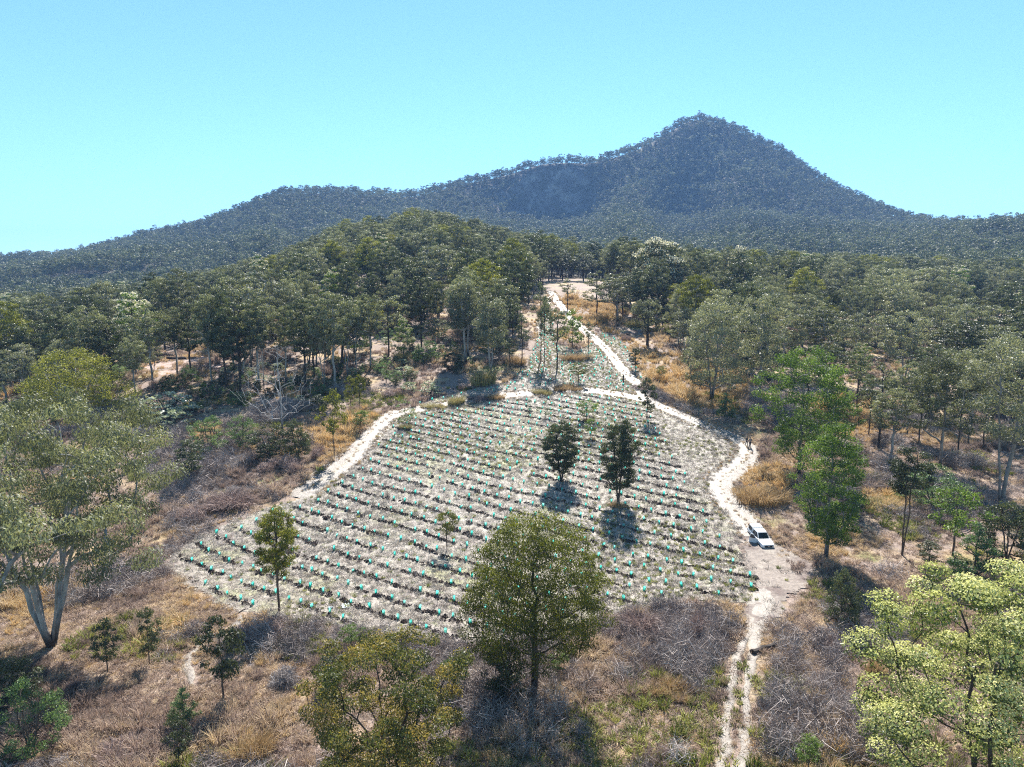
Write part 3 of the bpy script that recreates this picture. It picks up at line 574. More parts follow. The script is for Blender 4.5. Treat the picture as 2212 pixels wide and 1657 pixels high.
proto('lime_tree', 2, 141, 12, 9, cb=.15, shape='ball', leaf='lime_leaf', bark='brown_bark', ncl=44, cr=1.2, per=50, L=.55, wd=.26, hang=.35, tr=.015, lump=.35)
proto('pale_topped_gum', 2, 151, 19, 9, cb=.3, shape='dome', leaf='green_leaf', bark='dark_bark', ncl=57, cr=1.22, per=74, L=.52, wd=.22, hang=.4, tr=.013, flower='pale_blossom', fl=(40, .36, .32), lump=.5, sep=.72, flat=.6)
proto('dead_gum', 2, 221, 17, 7, cb=.35, shape='oval', bark='dead_wood', ncl=90, cr=.55, per=1, tr=.010, tip=.018, dead=True, lump=.6)
proto('thin_gum', 3, 161, 16, 4.5, cb=.48, shape='oval', leaf='gum_leaf', bark='dark_bark', ncl=28, cr=.8, per=46, L=.45, wd=.18, hang=.55, tr=.009, tip=.035, lump=.45)
proto('sapling', 3, 171, 4, 2, cb=.35, shape='oval', leaf='green_leaf', bark='brown_bark', ncl=30, cr=.30, per=55, L=.17, wd=.06, hang=.5, tr=.011, tip=.008)
proto('olive_sapling', 3, 176, 4, 2, cb=.40, shape='oval', leaf='olive_leaf', bark='brown_bark', ncl=30, cr=.30, per=55, L=.17, wd=.055, hang=.5, tr=.010, tip=.008)
proto('dark_sapling', 3, 181, 5, 2.2, cb=.28, shape='oval', leaf='dark_leaf', bark='brown_bark', ncl=36, cr=.34, per=60, L=.20, wd=.075, hang=.55, tr=.011, tip=.01)
proto('sparse_sapling', 2, 186, 4, 2.2, cb=.2, shape='oval', leaf='acacia_leaf', bark='brown_bark', ncl=26, cr=.30, per=26, L=.17, wd=.05, hang=.4, tr=.010, tip=.008)
proto('feathery_wattle', 3, 191, 4, 4.5, cb=.12, shape='ball', leaf='acacia_leaf', bark='brown_bark', ncl=46, cr=.5, per=110, L=.17, wd=.055, hang=.2, tr=.014, stems=3, low=.1, flat=.6, tvar=.4)
proto('dense_shrub', 3, 196, 4, 3.6, cb=.06, shape='ball', leaf='dark_leaf', bark='brown_bark', ncl=50, cr=.45, per=100, L=.18, wd=.075, hang=.4, tr=.014, stems=3, low=.1)
proto('silver_shrub', 3, 201, 2.6, 4, cb=.15, shape='ball', leaf='silver_leaf', bark='dead_wood', ncl=46, cr=.40, per=34, L=.24, wd=.10, hang=.1, tr=.02, stems=4, low=.1, flat=.35, bend=.1)
proto('bare_shrub', 2, 206, 3, 3, cb=.1, shape='ball', leaf='silver_leaf', bark='grey_bark', ncl=120, cr=.22, per=1, L=.1, wd=.05, tr=.012, stems=6, low=.1, dead=True, tip=.008, inner=.3)
proto('conifer', 2, 211, 4, 2.6, cb=.08, shape='cone', leaf='acacia_leaf', bark='brown_bark', ncl=44, cr=.36, per=90, L=.18, wd=.05, hang=.3, tr=.012, lead=1.0)
CNT = {}
def put(key, label, bx, by, top, wpx, name=None, cat='tree', group=None, jit=True):
    protos, H0, W0 = PR[key]; k = CNT.get(key, 0); CNT[key] = k + 1
    x, y = at(bx, by); H = tall(bx, by, top); W = metres(wpx, x, y); TREE_DISCS.append((x, y, max(.8, min(W * .2, 1.5))))
    return place_tree(protos[k % len(protos)], name or key, label, (x, y, tz(x, y) - .05), (k * 2.4) % 6.28, (W / W0 * 1.05, W / W0 * 1.05, H / H0), group, cat)
G_SAP = 'young trees standing in the planted field'; G_FRONT = 'young trees in the foreground brush'; G_COPSE = 'trees of the copse above the field'; G_SHRUB = 'shrubs along the edges of the field'
for a in [
 ('olive_sapling', 'yellow-green young tree beside the left bend of the perimeter track', 722, 990, 842, 54, None, 'tree', G_SAP),
 ('sparse_sapling', 'thin sapling in a dark grass ring inside the field corner by the track', 875, 924, 855, 50, None, 'sapling', G_SAP),
 ('dark_sapling', 'slim sapling standing where the hill track leaves the perimeter track', 1397, 908, 814, 36, None, 'sapling', G_SAP),
 ('olive_sapling', 'small olive sapling casting a round shadow in the lower planting rows', 965, 1190, 1098, 48, None, 'sapling', G_SAP),
 ('sparse_sapling', 'tiny pale sapling near the top rows, first of the upper four', 1144, 892, 862, 18, None, 'sapling', G_SAP),
 ('sparse_sapling', 'grey-green sapling near the top rows, second of the upper four', 1177, 903, 862, 36, None, 'sapling', G_SAP),
 ('sapling', 'light green sapling over a brown grass clump, third of the upper four', 1267, 908, 862, 42, None, 'sapling', G_SAP),
 ('sapling', 'small sapling between the two dark field trees, with brown grass at its foot', 1276, 948, 902, 26, None, 'sapling', G_SAP),
 ('sparse_sapling', 'faint small sapling just uphill of the column-crowned field tree', 1308, 925, 893, 22, None, 'sapling', G_SAP),
 ('olive_sapling', 'pale sapling growing out of the rusty grass bank above the track', 1249, 827, 780, 42, None, 'sapling', G_SAP),
 ('dark_sapling', 'young dark tree in the brush between the huge gum and the footpath', 323, 1434, 1309, 46, None, 'sapling', G_FRONT),
 ('dark_sapling', 'short bushy young tree just right of the huge gum trunk', 233, 1451, 1338, 52, None, 'sapling', G_FRONT),
 ('dark_sapling', 'drooping dark-leaved young tree above the footpath bend', 483, 1511, 1328, 84, None, 'tree', G_FRONT),
 ('conifer', 'small dense conical tree at the bottom left', 398, 1566, 1480, 58, None, 'sapling', G_FRONT),
 ('dark_sapling', 'olive-dark sapling in front of the small conical tree at the bottom edge', 387, 1652, 1542, 50, None, 'sapling', G_FRONT),
 ('feathery_wattle', 'feathery blue-green wattle in the bottom left corner', 70, 1628, 1466, 125, None, 'shrub', G_FRONT),
 ('dense_shrub', 'very dark shrub under the huge gum at the left edge', 25, 1520, 1425, 110, None, 'shrub', G_FRONT),
 ('bare_shrub', 'leafless grey shrub below the short bushy young tree', 200, 1514, 1448, 46, None, 'shrub', G_FRONT),
 ('dark_sapling', 'dark shrub behind the rusty-tipped tree, near the field edge', 722, 1482, 1404, 62, None, 'shrub', G_FRONT),
 ('sapling', 'fresh light-green bush between the rusty-tipped tree and the olive dome tree', 983, 1494, 1422, 60, None, 'shrub', G_FRONT),
 ('dense_shrub', 'large dark shrub hugging the olive dome tree on its left', 1090, 1512, 1390, 92, None, 'shrub', G_FRONT),
 ('dense_shrub', 'small dark bush just right of the olive dome tree trunk', 1229, 1420, 1386, 30, None, 'shrub', G_FRONT),
 ('sapling', 'light-green bush low behind the olive dome tree trunk', 1205, 1455, 1408, 40, None, 'shrub', G_FRONT),
 ('sapling', 'light-green shrub on the field edge above the rusty-tipped tree', 760, 1402, 1348, 46, None, 'shrub', G_FRONT),
 ('dark_sapling', 'thin-leaved shrub between the rusty-tipped tree and the large dark shrub', 934, 1510, 1458, 38, None, 'shrub', G_FRONT),
 ('sapling', 'thin green sapling among the orange tufts at the bottom, left of the blossoming tree', 1745, 1668, 1590, 60, None, 'sapling', G_FRONT),
 ('dense_shrub', 'upright green shrub on the cleared ground below the white vehicle', 1821, 1354, 1231, 70, None, 'shrub', G_FRONT),
 ('tall_gum', 'dark bushy young gum in the shade behind the bright conical tree', 1924, 998, 838, 82, 'young_gum'),
 ('thin_gum', 'narrow young gum left of the bushy one on the right slope', 1897, 967, 786, 72, 'young_gum'),
 ('sapling', 'leafy young tree just behind the tip of the bright conical tree', 1825, 952, 861, 62, 'young_tree'),
 ('feathery_wattle', 'fluffy light green wattle under the straight grey gum', 2016, 1096, 1008, 135, None, 'shrub'),
 ('sapling', 'pale bushy young tree below the fluffy wattle', 2057, 1200, 1050, 98, 'young_tree'),
 ('dense_shrub', 'grey-green leafy bush at the right edge above the blossoming tree', 2174, 1207, 1080, 100, None, 'shrub'),
 ('conifer', 'soft pine-like green shrub just above the blossoming tree', 2102, 1256, 1121, 90, None, 'shrub'),
 ('dark_sapling', 'small dark sapling left of the pine-like shrub', 2006, 1226, 1167, 48, None, 'sapling'),
 ('conifer', 'pale blue-green little conifer on the grass slope right of the field', 1566, 908, 845, 42, None, 'sapling'),
 ('feathery_wattle', 'bright wattle bush, larger of the two left of the dead tree', 455, 974, 897, 78, None, 'shrub', G_SHRUB),
 ('feathery_wattle', 'bright wattle bush, smaller of the two left of the dead tree', 524, 966, 895, 58, None, 'shrub', G_SHRUB),
 ('dark_sapling', 'dark round-crowned small tree above the left brown brush', 415, 1038, 948, 58, 'small_tree', 'tree', G_SHRUB),
 ('dense_shrub', 'dark green bush at the foot of the dead tree on its left', 584, 986, 916, 70, None, 'shrub', G_SHRUB),
 ('dense_shrub', 'dark green bush at the foot of the dead tree on its right', 643, 988, 905, 54, None, 'shrub', G_SHRUB),
 ('dead_gum', 'bare grey dead gum among the left forest trunks', 570, 838, 690, 40),
 ('dead_gum', 'thin bare dead gum at the right end of the left forest', 770, 818, 700, 30),
 ('dead_gum', 'leafless grey gum standing in the woodland at the right edge', 2090, 965, 800, 60),
 ('dead_gum', 'bare pale stag tree in the forest beyond the charred gum', 1465, 752, 655, 36),
 ('sapling', 'fresh green bush by the start of the perimeter track', 780, 932, 886, 38, None, 'shrub', G_SHRUB),
 ('olive_sapling', 'thin young tree, left one of a pair behind the track bend', 758, 892, 812, 28, None, 'sapling', G_SHRUB),
 ('olive_sapling', 'thin young tree, right one of a pair behind the track bend', 777, 890, 804, 28, None, 'sapling', G_SHRUB),
 ('sparse_sapling', 'thin pale sapling in the grey brush behind the track', 835, 826, 766, 36, None, 'sapling', G_SHRUB),
 ('dark_sapling', 'dark sapling right of the dead tree among leafless brush', 690, 905, 850, 40, None, 'sapling', G_SHRUB),
 ('silver_shrub', 'largest silver-leaved shrub, in front of the left clearing', 362, 903, 846, 118, None, 'shrub', G_SHRUB),
 ('silver_shrub', 'silver-leaved shrub in front of the largest one', 380, 925, 884, 66, None, 'shrub', G_SHRUB),
 ('silver_shrub', 'silver shrub at the foot of the left copse', 878, 812, 790, 44, None, 'shrub', G_SHRUB),
 ('silver_shrub', 'silver shrub in the grey brush above the rusty grass bank', 930, 850, 822, 48, None, 'shrub', G_SHRUB),
 ('silver_shrub', 'small silver shrub left of the one above the grass bank', 884, 848, 824, 40, None, 'shrub', G_SHRUB),
 ('dense_shrub', 'dark bush under the pale slanting gum', 978, 800, 760, 46, None, 'shrub', G_SHRUB),
 ('feathery_wattle', 'light green wattle left of the pale slanting gum', 930, 782, 735, 50, None, 'shrub', G_SHRUB),
 ('conifer', 'rounded dark-green bush in the undergrowth below the tall dark gum', 905, 790, 740, 34, None, 'shrub', G_SHRUB),
 ('thin_gum', 'twin-trunked dark gum, tallest of the small copse between the tracks', 1203, 799, 658, 44, None, 'tree', G_COPSE),
 ('lime_tree', 'broad green tree with a crooked low limb between the two tracks', 1236, 752, 665, 46, 'broad_tree', 'tree', G_COPSE),
 ('thin_gum', 'slim short tree beside the hill track, right end of the small copse', 1270, 767, 694, 22, None, 'tree', G_COPSE),
 ('thin_gum', 'crooked thin gum standing in the pale side lane', 1168, 779, 604, 34, None, 'tree', G_COPSE),
 ('thin_gum', 'straight thin gum close beside the crooked one in the lane', 1175, 792, 640, 28, None, 'tree', G_COPSE),
 ('thin_gum', 'thin gum at the left side of the pale lane', 1127, 788, 680, 36, None, 'tree', G_COPSE),
 ('thin_gum', 'short thin gum at the right foot of the middle copse', 1101, 797, 728, 28, None, 'tree', G_COPSE),
 ('dark_gum', 'black-trunked gum behind the fine-branched grey gum', 1079, 772, 613, 64, None, 'tree', G_COPSE),
 ('dark_gum', 'tall dark gum with silvery top standing free of the left forest', 910, 752, 592, 60, None, 'tree', G_COPSE),
 ('thin_gum', 'three close straight stems with grey crown left of the tall dark gum', 840, 768, 632, 54, None, 'tree', G_COPSE),
 ('tall_gum', 'olive gum in front of the pale slanting gum', 940, 757, 686, 52, None, 'tree', G_COPSE),
 ('lime_tree', 'bright lime-green tree on the hillside behind the middle copse', 1053, 668, 566, 84, None, 'tree', G_COPSE),
 ('thin_gum', 'sparse nearly bare tree standing alone in the golden meadow', 1226, 668, 600, 30, None, 'tree', G_COPSE),
 ('olive_sapling', 'small leaning tree at the right side of the golden meadow', 1268, 662, 626, 22, None, 'tree', G_COPSE),
 ('dome_gum', 'wide grey dome gum beside the golden meadow', 1333, 698, 586, 90, None, 'tree'),
 ('thin_gum', 'dark-stemmed gum at the right edge of the golden meadow', 1289, 681, 582, 44, None, 'tree'),
 ('lime_tree', 'fresh green rounded tree under the cream-topped gums', 1483, 695, 634, 44, None, 'tree'),
 ('dome_gum', 'reddish-grey dome gum behind the wide grey one', 1550, 800, 622, 96, None, 'tree'),
 ('olive_sapling', 'small olive cone of a tree behind the charred gum', 1446, 740, 684, 32, None, 'tree'),
 ('dark_sapling', 'sapling on the outer verge of the hill track', 1372, 800, 750, 26, None, 'sapling'),
 ('olive_sapling', 'sapling on the orange grass slope near the track fork', 1428, 822, 788, 24, None, 'sapling'),
]:
    put(*a)

for j, (key, bx, by, top, wp) in enumerate([('thin_gum', 1742, 885, 770, 50), ('tall_gum', 1788, 872, 742, 70), ('thin_gum', 1850, 886, 762, 46), ('thin_gum', 1876, 940, 820, 40), ('tall_gum', 1958, 938, 778, 72), ('thin_gum', 1984, 960, 800, 46), ('dark_gum', 2002, 905, 740, 76),
    ('thin_gum', 2068, 985, 812, 50), ('tall_gum', 2096, 930, 752, 80), ('thin_gum', 2122, 972, 800, 46), ('dark_gum', 2142, 925, 738, 84), ('thin_gum', 2188, 985, 800, 56), ('tall_gum', 2204, 940, 742, 84)]):
    put(key, '%s, %s from left in the open woodland beyond the bright conical tree' % ({'thin_gum': 'thin dark-stemmed gum', 'tall_gum': 'olive-grey gum', 'dark_gum': 'dark leafy gum'}[key], ['first', 'first', 'second', 'third', 'second', 'fourth', 'first', 'fifth', 'third', 'sixth', 'second', 'seventh', 'fourth'][j]), bx, by, top, wp, None, 'tree', 'open woodland right of the field')

# ------------------------------------------------------------------ copies scattered as one mass (stuff)
def collection_of(name, meshes):
    c = bpy.data.collections.new(name)
    for i, me in enumerate(meshes):
        o = bpy.data.objects.new('%s_%02d' % (name, i), me); c.objects.link(o)
    return c
def scatter(name, label, pts, scl, rot, pick, tone, meshes, kind='stuff', cat=None):
    pts = np.asarray(pts, np.float32); n = len(pts)
    me = bpy.data.meshes.new(name); me.vertices.add(n); me.vertices.foreach_set('co', pts.ravel())
    for k, v, t in (('scl', scl, 'FLOAT'), ('rotz', rot, 'FLOAT'), ('tone', tone, 'FLOAT'), ('pick', pick, 'INT')):
        a = me.attributes.new(k, t, 'POINT'); a.data.foreach_set('value', np.asarray(v, np.int32 if t == 'INT' else np.float32))
    o = link(name, me); tag(o, label, cat, None, kind)
    ng = bpy.data.node_groups.new(name, 'GeometryNodeTree')
    ng.interface.new_socket('Geometry', in_out='INPUT', socket_type='NodeSocketGeometry'); ng.interface.new_socket('Geometry', in_out='OUTPUT', socket_type='NodeSocketGeometry')
    gi = ng.nodes.new('NodeGroupInput'); go = ng.nodes.new('NodeGroupOutput')
    ci = ng.nodes.new('GeometryNodeCollectionInfo'); ci.inputs['Collection'].default_value = collection_of(name + '_kinds', meshes)
    ci.inputs['Separate Children'].default_value = True; ci.inputs['Reset Children'].default_value = True
    ip = ng.nodes.new('GeometryNodeInstanceOnPoints'); ip.inputs['Pick Instance'].default_value = True
    def attr(nm, t):
        a = ng.nodes.new('GeometryNodeInputNamedAttribute'); a.data_type = t; a.inputs['Name'].default_value = nm
        return next(s for s in a.outputs if s.enabled and s.name == 'Attribute')
    cx = ng.nodes.new('ShaderNodeCombineXYZ'); ng.links.new(attr('rotz', 'FLOAT'), cx.inputs[2])
    L = ng.links.new
    L(gi.outputs[0], ip.inputs['Points']); L(ci.outputs[0], ip.inputs['Instance']); L(attr('pick', 'INT'), ip.inputs['Instance Index'])
    L(cx.outputs[0], ip.inputs['Rotation']); L(attr('scl', 'FLOAT'), ip.inputs['Scale']); L(ip.outputs[0], go.inputs[0])
    md = o.modifiers.new('copies', 'NODES'); md.node_group = ng
    return o
def joined(name, parts):
    Vs, Fs, Ts, Ms, mats, n = [], [], [], [], [], 0
    for _, me in parts:
        v = np.empty(len(me.vertices) * 3, np.float32); me.vertices.foreach_get('co', v); f = np.empty(len(me.loops), np.int32); me.loops.foreach_get('vertex_index', f)
        t = np.full(len(me.vertices), .5, np.float32)
        if 'tint' in me.attributes: me.attributes['tint'].data.foreach_get('value', t)
        Vs.append(v.reshape(-1, 3)); Fs.append(f.reshape(-1, 4) + n); Ts.append(t); Ms.append(np.full(len(f) // 4, len(mats))); mats.append(me.materials[0]); n += len(v) // 3
    return mesh_of(name, np.concatenate(Vs), np.concatenate(Fs), mats, False, {'tint': np.concatenate(Ts)}, np.concatenate(Ms))

# ------------------------------------------------------------------ the forest
def col_px(x, y): return project(x, y, terrain(x, y))[0]
FRONT_PX = [(-500, 905), (0, 905), (250, 852), (450, 838), (700, 832), (850, 792), (960, 768), (1085, 772), (1110, 740), (1130, 690), (1165, 640), (1180, 607), (1310, 607), (1316, 690), (1400, 716), (1480, 762), (1600, 792), (1800, 822), (2000, 862), (2211, 912), (2700, 925)]
FRONT_Y = np.array([at(*p)[1] for p in FRONT_PX]); FRONT_X = [p[0] for p in FRONT_PX]
rngF = np.random.default_rng(77)
def poisson(x0, x1, y0, y1, gap, keep):
    nx, ny = int((x1 - x0) / gap), int((y1 - y0) / gap)
    X, Y = np.meshgrid(np.arange(nx) * gap + x0, np.arange(ny) * gap + y0); X = X + rngF.uniform(-.42, .42, X.shape) * gap + gap * .5 * (np.arange(ny)[:, None] % 2); Y = Y + rngF.uniform(-.42, .42, Y.shape) * gap
    X, Y = X.ravel(), Y.ravel(); k = keep(X, Y); return X[k], Y[k]
def clear_of(X, Y, tree_gap=3.5, track_gap=3.5):
    k = ~inside(FIELD, X, Y) & ~inside(UPPER, X, Y) & ~inside(CLEAR, X, Y) & ~inside(STRIP, X, Y)
    for T in TRACKS: k &= line_dist(T[::4], X, Y) > track_gap
    for (tx, ty, tr) in TREE_DISCS: k &= np.hypot(X - tx, Y - ty) > tr + tree_gap
    return k
MEADOW = poly([(1200, 612), (1300, 612), (1305, 650), (1290, 690), (1240, 690), (1205, 660)])
def mid_keep(X, Y):
    px = col_px(X, Y); k = (np.abs(X) < .86 * Y + 12) & (Y > np.interp(px, FRONT_X, FRONT_Y)) & ~inside(MEADOW, X, Y)
    k[k] &= clear_of(X[k], Y[k]); k[k] &= (vnoise(X[k], Y[k], 17, 33) > .34) | (Y[k] > 330); return k
FX, FY = (np.concatenate(q) for q in zip(poisson(-300, 300, 118, 250, 8.3, mid_keep), poisson(-430, 430, 250, 470, 7.4, mid_keep)))
# trees of the front row placed where their trunks stand
ROW = [(293, 864, 720, 60, 0), (330, 831, 653, 74, 0), (384, 814, 661, 62, 0), (412, 820, 653, 60, 2), (458, 845, 634, 64, 0), (489, 845, 626, 62, 2), (520, 855, 645, 80, 2), (618, 826, 657, 54, 0), (724, 842, 628, 82, 0),
       (700, 840, 650, 50, 1), (751, 815, 645, 62, 1), (60, 880, 740, 90, 1), (15, 872, 765, 74, 0), (243, 842, 690, 80, 2), (561, 842, 640, 72, 0), (660, 836, 642, 70, 2), (800, 800, 632, 62, 0), (1690, 800, 652, 84, 1), (1770, 815, 660, 96, 0),
       (1860, 800, 668, 90, 1), (1950, 830, 664, 100, 1), (2070, 850, 690, 110, 2), (2150, 870, 700, 120, 0), (2205, 850, 640, 110, 2), (1480, 770, 660, 70, 1), (1345, 680, 595, 60, 2), (1260, 606, 545, 44, 2), (1215, 604, 538, 44, 2), (1185, 606, 530, 46, 0), (1300, 604, 542, 46, 2), (1160, 615, 545, 40, 2)]
cand = []
for (bx, by, top, wp, kd) in ROW:
    x, y = at(bx, by); H = tall(bx, by, top); cand.append([x, y, H, metres(wp, x, y), kd])
RX = np.array([c[0] for c in cand]); RY = np.array([c[1] for c in cand])
keep = np.ones(len(FX), bool)
for x, y in zip(RX, RY): keep &= np.hypot(FX - x, FY - y) > 4.0
FX, FY = FX[keep], FY[keep]
KN = ['tall_gum', 'dome_gum', 'dark_gum', 'olive_gum', 'lime_tree', 'pale_topped_gum', 'thin_gum']
zone_r = rngF.random(len(FX))
for i in range(len(FX)):
    x, y = FX[i], FY[i]; r = rngF.random(); v = vnoise(x, y, 45, 31)
    kd = 0 if r < .42 else 1 if r < .66 else 2 if r < .79 else 3 if r < .88 else 6 if r < .96 else 4 if r < .975 else 5
    if v > .66 and r < .6: kd = 2
    H = (12.5 + 11 * rngF.random()) * (.62 if rngF.random() < .25 else 1) * (.62 if kd == 4 else .85 if kd == 6 else 1)
    W = H * (.30 + .20 * rngF.random()) * (1.3 if kd == 1 else .6 if kd == 6 else 1.3 if kd == 4 else 1)
    cand.append([x, y, H, W, kd])
cand.sort(key=lambda c: c[1])
sky_row = np.full(320, 3000.0); vis = []
for c in cand:
    x, y, H, W, kd = c; z = tz(x, y); px, pb = project(x, y, z); _, pt = project(x, y, z + H); hw = W * .42 * FPX / depth(x, y)
    i0, i1 = int(np.clip((px - hw + 50) / 7.5, 0, 319)), int(np.clip((px + hw + 50) / 7.5, 0, 319)); seg = sky_row[i0:i1 + 1]
    v = float(np.clip(np.minimum(seg, pb) - pt, 0, None).sum()) * 7.5 if -40 < px < 2250 else 0
    vis.append(v); sky_row[i0:i1 + 1] = np.minimum(seg, pt + (pb - pt) * .18)
order = np.argsort(-np.array(vis)); SINGLE = set(int(i) for i in order[:205])
WORDS = ['tall olive-grey gum', 'grey dome-crowned gum', 'dark full-crowned gum', 'yellow-olive gum', 'lime-green round tree', 'cream-topped gum', 'thin-stemmed narrow gum']
ORD = ['first', 'second', 'third', 'fourth', 'fifth', 'sixth', 'seventh', 'eighth', 'ninth', 'tenth', 'eleventh', 'twelfth', 'thirteenth', 'fourteenth', 'fifteenth', 'sixteenth', 'seventeenth', 'eighteenth', 'nineteenth', 'twentieth']
def ordinal(i):
    if i < 20: return ORD[i]
    t, u = divmod(i + 1, 10); T = ['', '', 'twenty', 'thirty', 'forty', 'fifty', 'sixty', 'seventy', 'eighty', 'ninety'][t]
    return T[:-1] + 'ieth' if u == 0 else T + '-' + ORD[u - 1]
def zone_of(c):
    px = float(col_px(c[0], c[1])); a = c[1] - float(np.interp(px, FRONT_X, FRONT_Y))
    if px < 300: z = 'far-left forest'
    elif px < 700: z = 'forest behind the dead tree'
    elif px < 1110: z = 'left knoll forest'
    elif px < 1318: z = 'forest behind the golden meadow'
    elif px < 1720: z = 'forest beyond the hill track'
    else: z = 'right-hand forest'
    return ('front' if a < 22 else 'middle' if a < 75 else 'rear') + ' of the ' + z, px
bykey = {}
for i in SINGLE:
    zz, px = zone_of(cand[i]); bykey.setdefault((cand[i][4], zz), []).append((px, i))
LAB = {}
for (kd, zz), L_ in bykey.items():
    L_.sort()
    for j, (_, i) in enumerate(L_):
        LAB[i] = '%s at the %s' % (WORDS[kd], zz) if len(L_) == 1 else '%s, %s from left at the %s' % (WORDS[kd], ordinal(j), zz)
mid_pts = []; JOIN = {}
JL = []
for k in KN:
    JOIN[k] = []
    for me in PR[k][0]: JOIN[k].append(len(JL)); JL.append(joined(k + '_mass', me))
mscl, mrot, mpick, mtone = [], [], [], []
for i, c in enumerate(cand):
    x, y, H, W, kd = c; key = KN[kd]; protos, H0, W0 = PR[key]; v = i % len(protos); rz = (i * 2.399) % 6.283
    if i in SINGLE:
        place_tree(protos[v], {4: 'round_tree'}.get(kd, 'gum_tree'), LAB[i], (x, y, tz(x, y) - .1), rz, (W / W0, W / W0, H / H0), 'gum trees of the forest')
    else:
        mid_pts.append((x, y, tz(x, y) - .1)); mscl.append(H / H0); mrot.append(rz); mpick.append(JOIN[key][v]); mtone.append(0)
# far slopes: small copies of a few simple crowns
FARM = []
for i in range(6):
    H, W = [(15, 11), (18, 10), (13, 10.5), (16, 12), (14, 9), (16, 11)][i]
    P_ = make_tree_meshes('far_gum', 300 + i, H, W, [.42, .38, .3, .4, .35, .5][i], ['dome', 'oval', 'dome', 'spread', 'oval', 'spread'][i], 'far_leaf', 'grey_bark', 15, 2.0, 22, 1.25, .8, .2, .014, split=False, sides=3, tip=.09, lump=.5, tops=.35, tvar=.45, face=.85, shell=.6)
    FARM.append(joined('far_gum', P_))
def far_keep(X, Y):
    k = (np.abs(X) < .80 * Y + 20) & (Y < np.interp(X / Y, US, RIDGE_Y) + 35); k[k] &= (vnoise(X[k], Y[k], 34, 51) > .07)
    z = terrain(X[k], Y[k]); sl = (terrain(X[k], Y[k] + 6) - z) / 6; q = (sl < 1.0 + .5 * rngF.random(len(z))) | (rngF.random(len(z)) < .07) | (np.abs(X[k] / Y[k] - .036) > .075); k[np.nonzero(k)[0][~q]] = False
    return k
for (ya, yb, gap) in ((470, 760, 6.6), (760, 1850, 9.6)):
    X, Y = poisson(-1500, 1500, ya, yb, gap, far_keep); Z = terrain(X, Y)
    mid_pts += list(zip(X, Y, Z - .2)); n = len(X)
    mscl += list((.55 + .6 * rngF.random(n) ** 1.3) * (1.0 if ya < 700 else 1.18)); mrot += list(rngF.random(n) * 6.28); mpick += list(len(JL) + rngF.integers(0, 6, n)); mtone += list(np.clip(1.3 * (fbm(X, Y, 130, 57, 3) - .5) + rngF.normal(0, .22, n) - .34 * np.clip((Z - 120) / 120, 0, 1) + .08, -.6, .6))  # trees high on the mountain toned darker, its shade put into their colour
print('forest copies', len(mid_pts), 'single', len(SINGLE))
scatter('forest', 'dense gum forest covering the slopes and the mountain', mid_pts, mscl, mrot, mpick, mtone, JL + FARM)

# ------------------------------------------------------------------ grass, brush and litter
def tussock(seed, n, h, spread, wd, droop, base=.5):
    rng = np.random.default_rng(seed); th = rng.random(n) * 6.283; r0 = spread * base * np.sqrt(rng.random(n)); L = h * (.5 + .6 * rng.random(n))
    b = np.stack([np.cos(th) * r0, np.sin(th) * r0, np.full(n, -.04)], 1); az = th + rng.normal(0, .6, n); tl = droop * (.3 + rng.random(n)) * .8
    o = np.stack([np.cos(az), np.sin(az), np.zeros(n)], 1); s = np.stack([-np.sin(az), np.cos(az), np.zeros(n)], 1)
    tw = rng.random(n) * 3.14; s = s * np.cos(tw)[:, None] + o * np.sin(tw)[:, None]
    m = b + o * (L * .35 * np.sin(tl))[:, None] + np.array([0, 0, 1.]) * (L * .55 * np.cos(tl * .6))[:, None]
    t = m + o * (L * .5 * np.sin(np.minimum(tl * 1.9, 2.0)))[:, None] + np.array([0, 0, 1.]) * (L * .5 * np.cos(np.minimum(tl * 1.9, 2.2)))[:, None]
    w = (wd * (.6 + .8 * rng.random(n)))[:, None]
    V = np.stack([b - s * w * .5, b + s * w * .5, m + s * w * .42, m - s * w * .42, t + s * w * .08, t - s * w * .08], 1).reshape(-1, 3)
    k = np.arange(n)[:, None] * 6; F = np.concatenate([k + np.array([[0, 1, 2, 3]]), k + np.array([[3, 2, 4, 5]])])
    return V, F, np.repeat(rng.random(n), 6)
def twigs(seed, n, R_, h, L, wd):
    rng = np.random.default_rng(seed); d = rng.normal(0, 1, (n, 3)); d /= np.linalg.norm(d, axis=1)[:, None]; d[:, 2] = np.abs(d[:, 2])
    c = d * (rng.random(n) ** .45)[:, None] * np.array([R_, R_, h]); a = rng.normal(0, 1, (n, 3)) + d * np.array([.7, .7, .5]); a[:, 2] += .35; a /= np.linalg.norm(a, axis=1)[:, None]
    b = np.cross(a, rng.normal(0, 1, (n, 3))); b /= np.linalg.norm(b, axis=1)[:, None]; ll = (L * (.5 + rng.random(n)))[:, None]; bend = rng.normal(0, .12, (n, 3)) * ll
    w = wd * (.5 + rng.random(n))[:, None]
    V = np.stack([c - a * ll * .5 - b * w * .5, c - a * ll * .5 + b * w * .5, c + bend + b * w * .45, c + bend - b * w * .45, c + a * ll * .5 + b * w * .2, c + a * ll * .5 - b * w * .2], 1).reshape(-1, 3)
    V[:, 2] = np.maximum(V[:, 2], -.05); k = np.arange(n)[:, None] * 6
    return V, np.concatenate([k + np.array([[0, 1, 2, 3]]), k + np.array([[3, 2, 4, 5]])]), np.repeat(rng.random(n), 6)
def msh(name, vft, m): return mesh_of(name, vft[0], vft[1], M[m], False, {'tint': vft[2]})
GR = [msh('tussock', tussock(400 + i, 90, [.55, .75, .45, .9, .6, .35][i], [.5, .6, .7, .55, .8, .7][i], .035, [.8, .9, 1.2, .6, 1.0, 1.4][i]), 'dry_blade') for i in range(6)]
